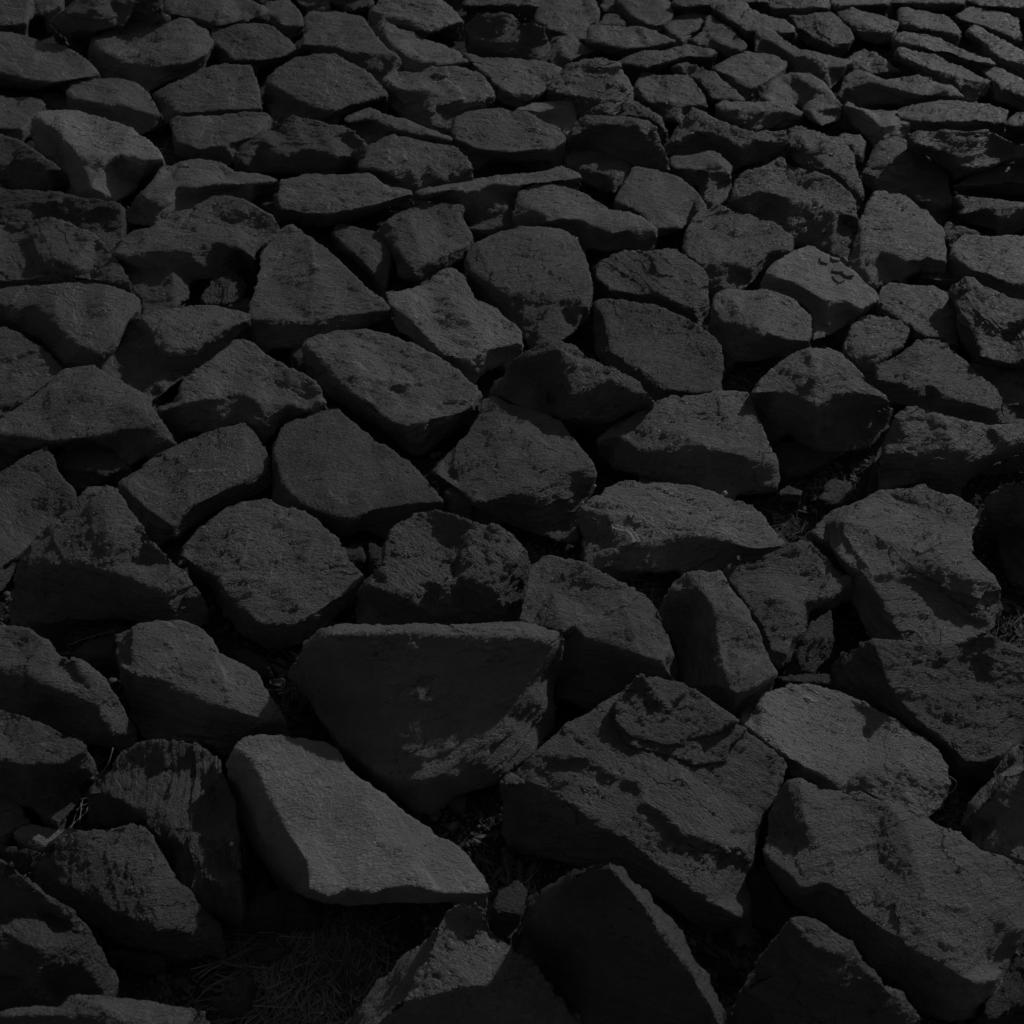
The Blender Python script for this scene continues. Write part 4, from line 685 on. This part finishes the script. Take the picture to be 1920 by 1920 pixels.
for k, (x, y) in enumerate(cells):
    d = rng.choice(big); src = d['obj']
    o = src.copy(); COL.objects.link(o)
    w = src.dimensions
    sc = .60 / max(w.x, w.y, .2)
    sc = min(max(sc, .6), 1.3)
    o.scale = (sc, sc, sc * .9)
    o.rotation_mode = 'XYZ'
    zr = rng.uniform(-3.1, 3.1)
    o.matrix_world = Matrix.Translation((x, y, -.045 + sc * (d['cen'][2] + .045))) @ Matrix.Rotation(zr, 4, 'Z') @ src.matrix_basis.to_3x3().to_4x4() @ Matrix.Scale(sc, 4)
    o['seed'] = rng.uniform(0, 10); o['tone'] = rng.uniform(.75, 1.3)
    tag(o, 'grey quarried rock of the slope, lying beyond the edge of the photograph', 'rock', 'rocks beyond the edge of the picture')

# ---------------------------------------------------------------- ground
def lattice(n, lo, hi, c, p=2.2):
    t = np.linspace(-1, 1, n)
    a = np.sign(t) * np.abs(t) ** p
    return np.where(a < 0, c + a * (c - lo), c + a * (hi - c))
gx = lattice(181, -90, 90, 0, 2.6); gy = lattice(221, -60, 200, 3.2, 2.6)
X, Y = np.meshgrid(gx, gy)
Z = -.052 + .012 * np.sin(X * 7.1 + 1.3 * np.sin(Y * 5.3)) * np.cos(Y * 6.3 + X * 2.1) + .006 * np.sin(X * 23 + Y * 17) * np.sin(Y * 29 - X * 11)
nx, ny = len(gx), len(gy)
gv = np.stack([X.ravel(), Y.ravel(), Z.ravel()], 1)
gf = [(j * nx + i, j * nx + i + 1, (j + 1) * nx + i + 1, (j + 1) * nx + i) for j in range(ny - 1) for i in range(nx - 1)]
gr = mesh_obj('ground', gv, gf, SOIL, True); gr['kind'] = 'structure'

def gz(x, y):
    return -.052 + .012 * np.sin(x * 7.1 + 1.3 * np.sin(y * 5.3)) * np.cos(y * 6.3 + x * 2.1)

# ---------------------------------------------------------------- gravel, one countless bed
nr = np.random.RandomState(4)
bmv = np.array([(0, 0, 1), (.894, 0, .447), (.276, .851, .447), (-.724, .526, .447), (-.724, -.526, .447), (.276, -.851, .447),
                (.724, .526, -.447), (-.276, .851, -.447), (-.894, 0, -.447), (-.276, -.851, -.447), (.724, -.526, -.447), (0, 0, -1)])
bmf = np.array([(0, 1, 2), (0, 2, 3), (0, 3, 4), (0, 4, 5), (0, 5, 1), (1, 6, 2), (2, 7, 3), (3, 8, 4), (4, 9, 5), (5, 10, 1),
                (2, 6, 7), (3, 7, 8), (4, 8, 9), (5, 9, 10), (1, 10, 6), (6, 11, 7), (7, 11, 8), (8, 11, 9), (9, 11, 10), (10, 11, 6)])
U = nr.uniform(-60, 1980, 60000); Vv = nr.uniform(-20, 1960, 60000) 
keep = np.ones(len(U), bool)
Q = np.stack([U, Vv], 1)
for j, o in enumerate(OUTL):
    if DATA[j]['small']: continue
    lo, hi = BB[j]
    near_ = np.where(keep & (U > lo[0]) & (U < hi[0]) & (Vv > lo[1]) & (Vv < hi[1]))[0]
    if len(near_):
        c = o.mean(0)
        keep[near_[inside(c + (o - c) * .93, Q[near_])]] = False
U, Vv = U[keep], Vv[keep]
P0 = np.array([at(a, b, -.05) for a, b in zip(U, Vv)])
P0 = P0[:9000]
n = len(P0)
r_ = nr.uniform(.0035, .0095, n) * (1 + 1.3 * (nr.rand(n) > .93))
vv = bmv[None] * r_[:, None, None] * nr.uniform(.7, 1.15, (n, 12, 1)) * nr.uniform(.55, 1.1, (n, 1, 3))
ang_ = nr.uniform(0, 6.28, n); ca, sa = np.cos(ang_)[:, None], np.sin(ang_)[:, None]
vv = np.stack([vv[..., 0] * ca - vv[..., 1] * sa, vv[..., 0] * sa + vv[..., 1] * ca, vv[..., 2]], 2)
P0[:, 2] = gz(P0[:, 0], P0[:, 1]) + r_ * .4
vv = (vv + P0[:, None]).reshape(-1, 3)
ff = (bmf[None] + 12 * np.arange(n)[:, None, None]).reshape(-1, 3)
go = mesh_obj('gravel', vv, [tuple(map(int, f)) for f in ff], PEBBLE, True)
tag(go, 'fine loose gravel and grit filling the hollows between the rocks', 'gravel', None, 'stuff')

# ---------------------------------------------------------------- dry grass and litter
def tube(path, rad, sides=4, taper=.3):
    path = np.asarray(path, float); V, F = [], []
    for k, p in enumerate(path):
        t = path[min(k + 1, len(path) - 1)] - path[max(k - 1, 0)]
        t = t / (np.linalg.norm(t) + 1e-9)
        a = np.cross(t, (0, 0, 1.)); a = a / (np.linalg.norm(a) + 1e-6) if np.linalg.norm(a) > 1e-4 else np.array([1., 0, 0])
        b = np.cross(t, a); rr = rad * (1 - (1 - taper) * k / (len(path) - 1))
        for s in range(sides):
            w = 2 * math.pi * s / sides
            V.append(p + rr * (math.cos(w) * a + math.sin(w) * b))
    for k in range(len(path) - 1):
        for s in range(sides):
            s2 = (s + 1) % sides
            F.append((k * sides + s, k * sides + s2, (k + 1) * sides + s2, (k + 1) * sides + s))
    F.append(tuple(range(sides))[::-1]); F.append(tuple((len(path) - 1) * sides + s for s in range(sides)))
    return V, F

def grass(name, label, zones, seed, rad=.0011):
    R_ = random.Random(seed); V, F = [], []
    for (u0, v0, u1, v1, cnt, lmin, lmax, lift, dirn, spread) in zones:
        for _ in range(cnt):
            c = at(R_.uniform(u0, u1), R_.uniform(v0, v1), -.03)
            a = (dirn if dirn is not None else R_.uniform(-3.14, 3.14)) + R_.gauss(0, spread)
            ln = R_.uniform(lmin, lmax); bend = R_.gauss(0, .9); z0 = R_.uniform(0, lift)
            rise = R_.gauss(0, .25)
            path = []; x, y = c[0] - math.cos(a) * ln / 2, c[1] - math.sin(a) * ln / 2
            for k in range(7):
                t = k / 6
                aa = a + bend * (t - .5)
                path.append((x, y, gz(x, y) + .003 + z0 + rise * ln * (t - .5) * .6 + .2 * lift * math.sin(t * 3.1 + z0 * 50)))
                x += math.cos(aa) * ln / 6; y += math.sin(aa) * ln / 6
            v, f = tube(path, rad * R_.uniform(.6, 1.3), 3)
            b = len(V); V += v; F += [tuple(b + q for q in g_) for g_ in f]
    o = mesh_obj(name, V, F, STRAW)
    tag(o, label, 'grass', None, 'stuff')
grass('dry_grass', 'tangled dry grass blades lying in the hollow under the brightest slab', [
    (440, 1735, 720, 1905, 520, .07, .22, .035, None, 0), (500, 1745, 680, 1850, 260, .10, .22, .045, 1.9, .35),
    (540, 1765, 640, 1900, 130, .08, .18, .05, 1.35, .25), (420, 1760, 660, 1900, 120, .08, .2, .04, .4, .3)], 1)
grass('dry_grass', 'sparse dry grass and stalks caught in the gaps between the rocks', [
    (150, 1400, 205, 1530, 70, .06, .16, .07, 1.1, .5), (60, 1165, 230, 1200, 90, .04, .14, .02, None, 0),
    (500, 1220, 600, 1385, 70, .04, .12, .03, None, 0), (890, 1600, 1000, 1740, 60, .05, .16, .03, 1.4, .6),
    (1765, 1440, 1815, 1570, 80, .04, .12, .03, None, 0), (1850, 1130, 1925, 1260, 80, .05, .15, .03, .8, .6),
    (1440, 870, 1640, 1000, 170, .04, .13, .025, None, 0), (1010, 1075, 1240, 1125, 50, .04, .10, .02, None, 0),
    (1300, 1700, 1420, 1830, 50, .04, .12, .02, None, 0), (480, 880, 515, 950, 40, .04, .1, .03, 1, .5),
    (300, 250, 330, 330, 30, .05, .12, .03, 1.2, .5), (1340, 690, 1420, 760, 50, .04, .11, .02, None, 0),
    (1820, 1850, 1920, 1920, 60, .04, .12, .02, None, 0), (560, 1880, 640, 1925, 40, .04, .1, .02, None, 0)], 2)

# chips of bark and crumbled leaf among the grit
R_ = random.Random(9); V, F = [], []
for (u0, v0, u1, v1, cnt) in [(500, 1220, 610, 1390, 60), (890, 1520, 1000, 1740, 70), (440, 1740, 720, 1910, 50), (1440, 870, 1640, 1000, 60),
                              (1765, 1440, 1815, 1570, 50), (60, 1165, 230, 1200, 30), (1850, 1130, 1925, 1260, 40), (1300, 1720, 1420, 1840, 40),
                              (1010, 1075, 1240, 1125, 25)]:
    for _ in range(cnt):
        c = at(R_.uniform(u0, u1), R_.uniform(v0, v1), -.04); c[2] = gz(c[0], c[1]) + R_.uniform(.004, .02)
        a, l, w = R_.uniform(0, 6.3), R_.uniform(.008, .028), R_.uniform(.003, .009)
        ax = np.array([math.cos(a), math.sin(a), R_.gauss(0, .3)]); ay = np.array([-math.sin(a), math.cos(a), R_.gauss(0, .4)])
        b = len(V)
        ring = [(-1, 0), (-.5, .9), (.4, 1), (1, .1), (.5, -.8), (-.4, -1)]
        for zz in (0, -.0012):
            for (p, q) in ring: V.append(c + ax * p * l + ay * q * w + np.array([0, 0, zz + .15 * l * (1 - p * p)]))
        F.append(tuple(range(b, b + 6))); F.append(tuple(range(b + 6, b + 12))[::-1])
        for s in range(6): F.append((b + s, b + 6 + s, b + 6 + (s + 1) % 6, b + (s + 1) % 6))
o = mesh_obj('leaf_litter', V, F, LEAF); tag(o, 'crumbled leaf and bark bits scattered over the grit in the gaps', 'leaf litter', None, 'stuff')

# ---------------------------------------------------------------- single leaves, twigs and pale bits
def leaf(u, v, size, turn, curl, label, lobes=0, z=-.02, tiltx=.3):
    V, F = [], []
    n, m = 11, 5
    for i in range(n):
        t = i / (n - 1)
        w = math.sin(math.pi * min(1, t * .96 + .03)) ** .8 * .36
        if lobes: w *= .55 + .75 * abs(math.sin(t * math.pi * lobes))
        for j in range(-m, m + 1):
            s = j / m
            x, y = (t - .5), s * w
            zz = curl * (s * s) * .35 + .18 * curl * math.sin(t * 5) - .03 * (1 - abs(s)) + .02 * math.sin(13 * t + 7 * s)
            V.append((x, y, zz))
    k = 2 * m + 1
    for i in range(n - 1):
        for j in range(k - 1):
            F.append((i * k + j, (i + 1) * k + j, (i + 1) * k + j + 1, i * k + j + 1))
    o = mesh_obj('leaf', [(a * size, b * size, c * size) for a, b, c in V], F, LEAF, True)
    sol = o.modifiers.new('thickness', 'SOLIDIFY'); sol.thickness = .0006
    c = at(u, v, z); o.location = c; o.rotation_euler = (tiltx, .15, turn)
    tag(o, label, 'leaf', 'dry leaves caught between the rocks')
leaf(668, 1822, .095, 1.0, 1.1, 'curled dry leaf at the right end of the dry grass patch')
leaf(575, 1368, .060, .2, .8, 'ribbed dry leaf just behind the brightest slab')
leaf(552, 1330, .060, 1.3, .9, 'folded dry leaf in the gap left of the widest dark slab')
leaf(520, 1285, .055, 2.4, .6, 'flat dry leaf under the craggy crinkled rock, gap left of the widest slab')
leaf(1392, 1750, .075, -.5, .5, 'lobed dry leaf between the layered rock and the rounded peak', 3, -.01)
leaf(700, 1885, .070, 2.2, .9, 'dark curled leaf below the dry grass patch, bottom edge')
leaf(705, 1035, .045, 1.5, .8, 'small upright leaf in the gap left of the knobbly boulder', 0, -.01, .9)
leaf(1785, 1500, .040, .8, .6, 'little dry leaf in the gap right of the pale rounded rock')

def twig(points, rad, label, mat=WOOD):
    path = [at(u, v, z) for u, v, z in points]
    out = []
    for a, b in zip(path[:-1], path[1:]):
        for t in (0, .25, .5, .75): out.append(a + (b - a) * t)
    out.append(path[-1]); out = np.array(out)
    for _ in range(2): out[1:-1] = (out[:-2] + 2 * out[1:-1] + out[2:]) / 4
    v, f = tube(out, rad, 6, .55)
    o = mesh_obj('twig', v, f, mat, True); tag(o, label, 'twig')
twig([(2, 1168, .10), (35, 1190, .06), (73, 1221, .02)], .0018, 'thin dry twig lying on the low broad rock at the left edge', STRAW)
twig([(125, 1211, .0), (170, 1193, .02), (217, 1182, .03)], .0014, 'pale straight stalk beside the slanting lit rock', STRAW)
twig([(92, 1222, .015), (115, 1226, .02), (140, 1225, .015)], .0045, 'short thick twig piece in the gap at the left')
twig([(212, 1402, .10), (203, 1435, .08), (180, 1462, .05), (150, 1505, .0)], .0016, 'bent pale stalk left of the grooved upright rock', STRAW)
twig([(1760, 1446, .15), (1785, 1458, .15), (1795, 1467, .13), (1790, 1482, .10), (1775, 1490, .07)], .0013, 'hooked wire-thin stem at the right end of the pale rounded rock', STRAW)
twig([(1765, 1178, .10), (1764, 1195, .10), (1762, 1212, .10)], .0022, 'short upright stem under the large light-topped rock')
twig([(1925, 1150, .0), (1900, 1170, .02), (1882, 1190, .0)], .004, 'short stick in the grassy gap at the right edge')
twig([(945, 1600, -.01), (955, 1650, .0), (948, 1700, -.02)], .004, 'brown stick in the litter right of the brightest slab')

bpy.context.view_layer.update()
dg = bpy.context.evaluated_depsgraph_get()
def hit(u, v):
    d_ = Vector(ray(u, v)).normalized()
    ok, loc, nor, idx, ob, mw = scene.ray_cast(dg, Vector((0, 0, CAM_H)), d_)
    return (loc, nor, ob) if ok else (Vector(at(u, v)), Vector((0, 0, 1)), None)

def bit(u, v, size, flat, label, name='pebble', cat='pebble', mat=PALE):
    loc, nor, ob = hit(u, v)
    V = bmv * nr.uniform(.85, 1.1, (12, 1)) * size * np.array([1, 1, flat])
    o = mesh_obj(name, V, [tuple(map(int, f)) for f in bmf], mat, True)
    o.location = loc + nor * (.006 + size * flat * .4); o.rotation_euler = nor.to_track_quat('Z', 'Y').to_euler()
    tag(o, label, cat)
bit(1235, 811, .0065, .5, 'small pale disc lying on top of the swirled rock')
bit(437, 1583, .006, .6, 'pale chip stuck on the right side of the grooved upright rock')
bit(1358, 926, .010, .7, 'pale broken pebble behind the bright streaked long rock')
bit(1090, 944, .0045, .8, 'tiny white pebble at the tip of the bright streaked long rock')
bit(1113, 910, .007, .6, 'pale crumb in the gap left of the bright streaked long rock')
bit(1793, 359, .014, .4, 'white fleck beside the lens-shaped rock at the right edge')
bit(309, 241, .010, .5, 'pale crumb behind the right tip of the bright-topped block')
bit(213, 911, .008, .5, 'bright crumb behind the tip of the large dark hump')

# raised square flakes on the cracked block
host = next(d['obj'] for d in DATA if 'raised square flakes' in d['label'])
inv = host.matrix_world.inverted()
for (u, v, w, h, th, rot) in [(1545, 489, .052, .036, .013, .2), (1566, 487, .040, .032, .011, .5), (1573, 505, .062, .046, .014, -.5), (1582, 493, .045, .04, .017, -.3),
                              (1572, 524, .058, .034, .011, .7), (1591, 515, .045, .030, .010, .4)]:
    loc, nor, ob = hit(u, v)
    q = nor.to_track_quat('Z', 'Y').to_matrix().to_4x4() @ Matrix.Rotation(rot, 4, 'Z')
    V = []
    th *= .55
    for zz, s in ((-.01, 1.0), (th * .8, .98), (th, .93)):
        for (a, b) in ((-1, -.8), (-.3, -1), (1, -.9), (.9, .3), (.7, 1), (-.8, .9)):
            V.append((a * w / 2 * s, b * h / 2 * s, zz))
    F = [(12, 13, 14, 15, 16, 17), (5, 4, 3, 2, 1, 0)] + [(r * 6 + s, r * 6 + (s + 1) % 6, (r + 1) * 6 + (s + 1) % 6, (r + 1) * 6 + s) for r in (0, 1) for s in range(6)]
    o = mesh_obj('flake', V, F, ROCKPLAIN)
    o.parent = host
    o.matrix_parent_inverse = Matrix.Identity(4)
    o.matrix_basis = inv @ Matrix.Translation(loc) @ q

# the thin broken layer lying on the largest rock: two sheets, parts of that rock
big_rock = next(d['obj'] for d in DATA if 'thin layer lying across' in d['label'])
inv = big_rock.matrix_world.inverted()
def sheet(name, outline, near_t, far_t, seed):
    us = [p[0] for p in outline]; vs = [p[1] for p in outline]
    v0, v1 = min(vs), max(vs)
    top, bot = [], []
    for u, v in outline:
        d_ = Vector(ray(u, v)).normalized()
        ok, loc, nor, idx = big_rock.ray_cast(inv @ Vector((0, 0, CAM_H)), (inv.to_3x3() @ d_).normalized())
        p = big_rock.matrix_world @ loc if ok else Vector(at(u, v, .2))
        t = near_t + (far_t - near_t) * (v1 - v) / (v1 - v0)
        top.append(p + Vector((0, 0, t))); bot.append(p - Vector((0, 0, .03)))
    n = len(top)
    V = top + bot + [sum(top, Vector()) / n, sum(bot, Vector()) / n]
    F = []
    for i in range(n):
        j = (i + 1) % n
        F += [(i, j, 2 * n), (j, i, n + i), (j, n + i, n + j), (n + j, n + i, 2 * n + 1)]
    o = mesh_obj(name, [inv @ v for v in V], F, ROCK)
    rm = o.modifiers.new('r', 'REMESH'); rm.mode = 'VOXEL'; rm.voxel_size = .0042; rm.use_smooth_shade = True
    sm = o.modifiers.new('s', 'SMOOTH'); sm.factor = .5; sm.iterations = 1
    o['tone'] = .80 * 1.05 ** 1.55; o['roughness'] = .45; o['layering'] = .8; o['chipping'] = .3; o['seed'] = seed
    o.parent = big_rock
sheet('broken_layer', [(1197, 1279), (1168, 1305), (1150, 1340), (1152, 1365), (1180, 1390), (1212, 1397), (1240, 1404), (1278, 1403), (1300, 1392), (1330, 1386),
                       (1368, 1366), (1384, 1362), (1350, 1338), (1320, 1321), (1280, 1297), (1240, 1288)], .020, .040, 3.3)
sheet('lower_layer', [(1163, 1350), (1168, 1385), (1190, 1405), (1235, 1416), (1275, 1424), (1300, 1436), (1330, 1433), (1366, 1430), (1368, 1402), (1396, 1370),
                      (1330, 1345), (1250, 1330)], .006, .016, 6.1)
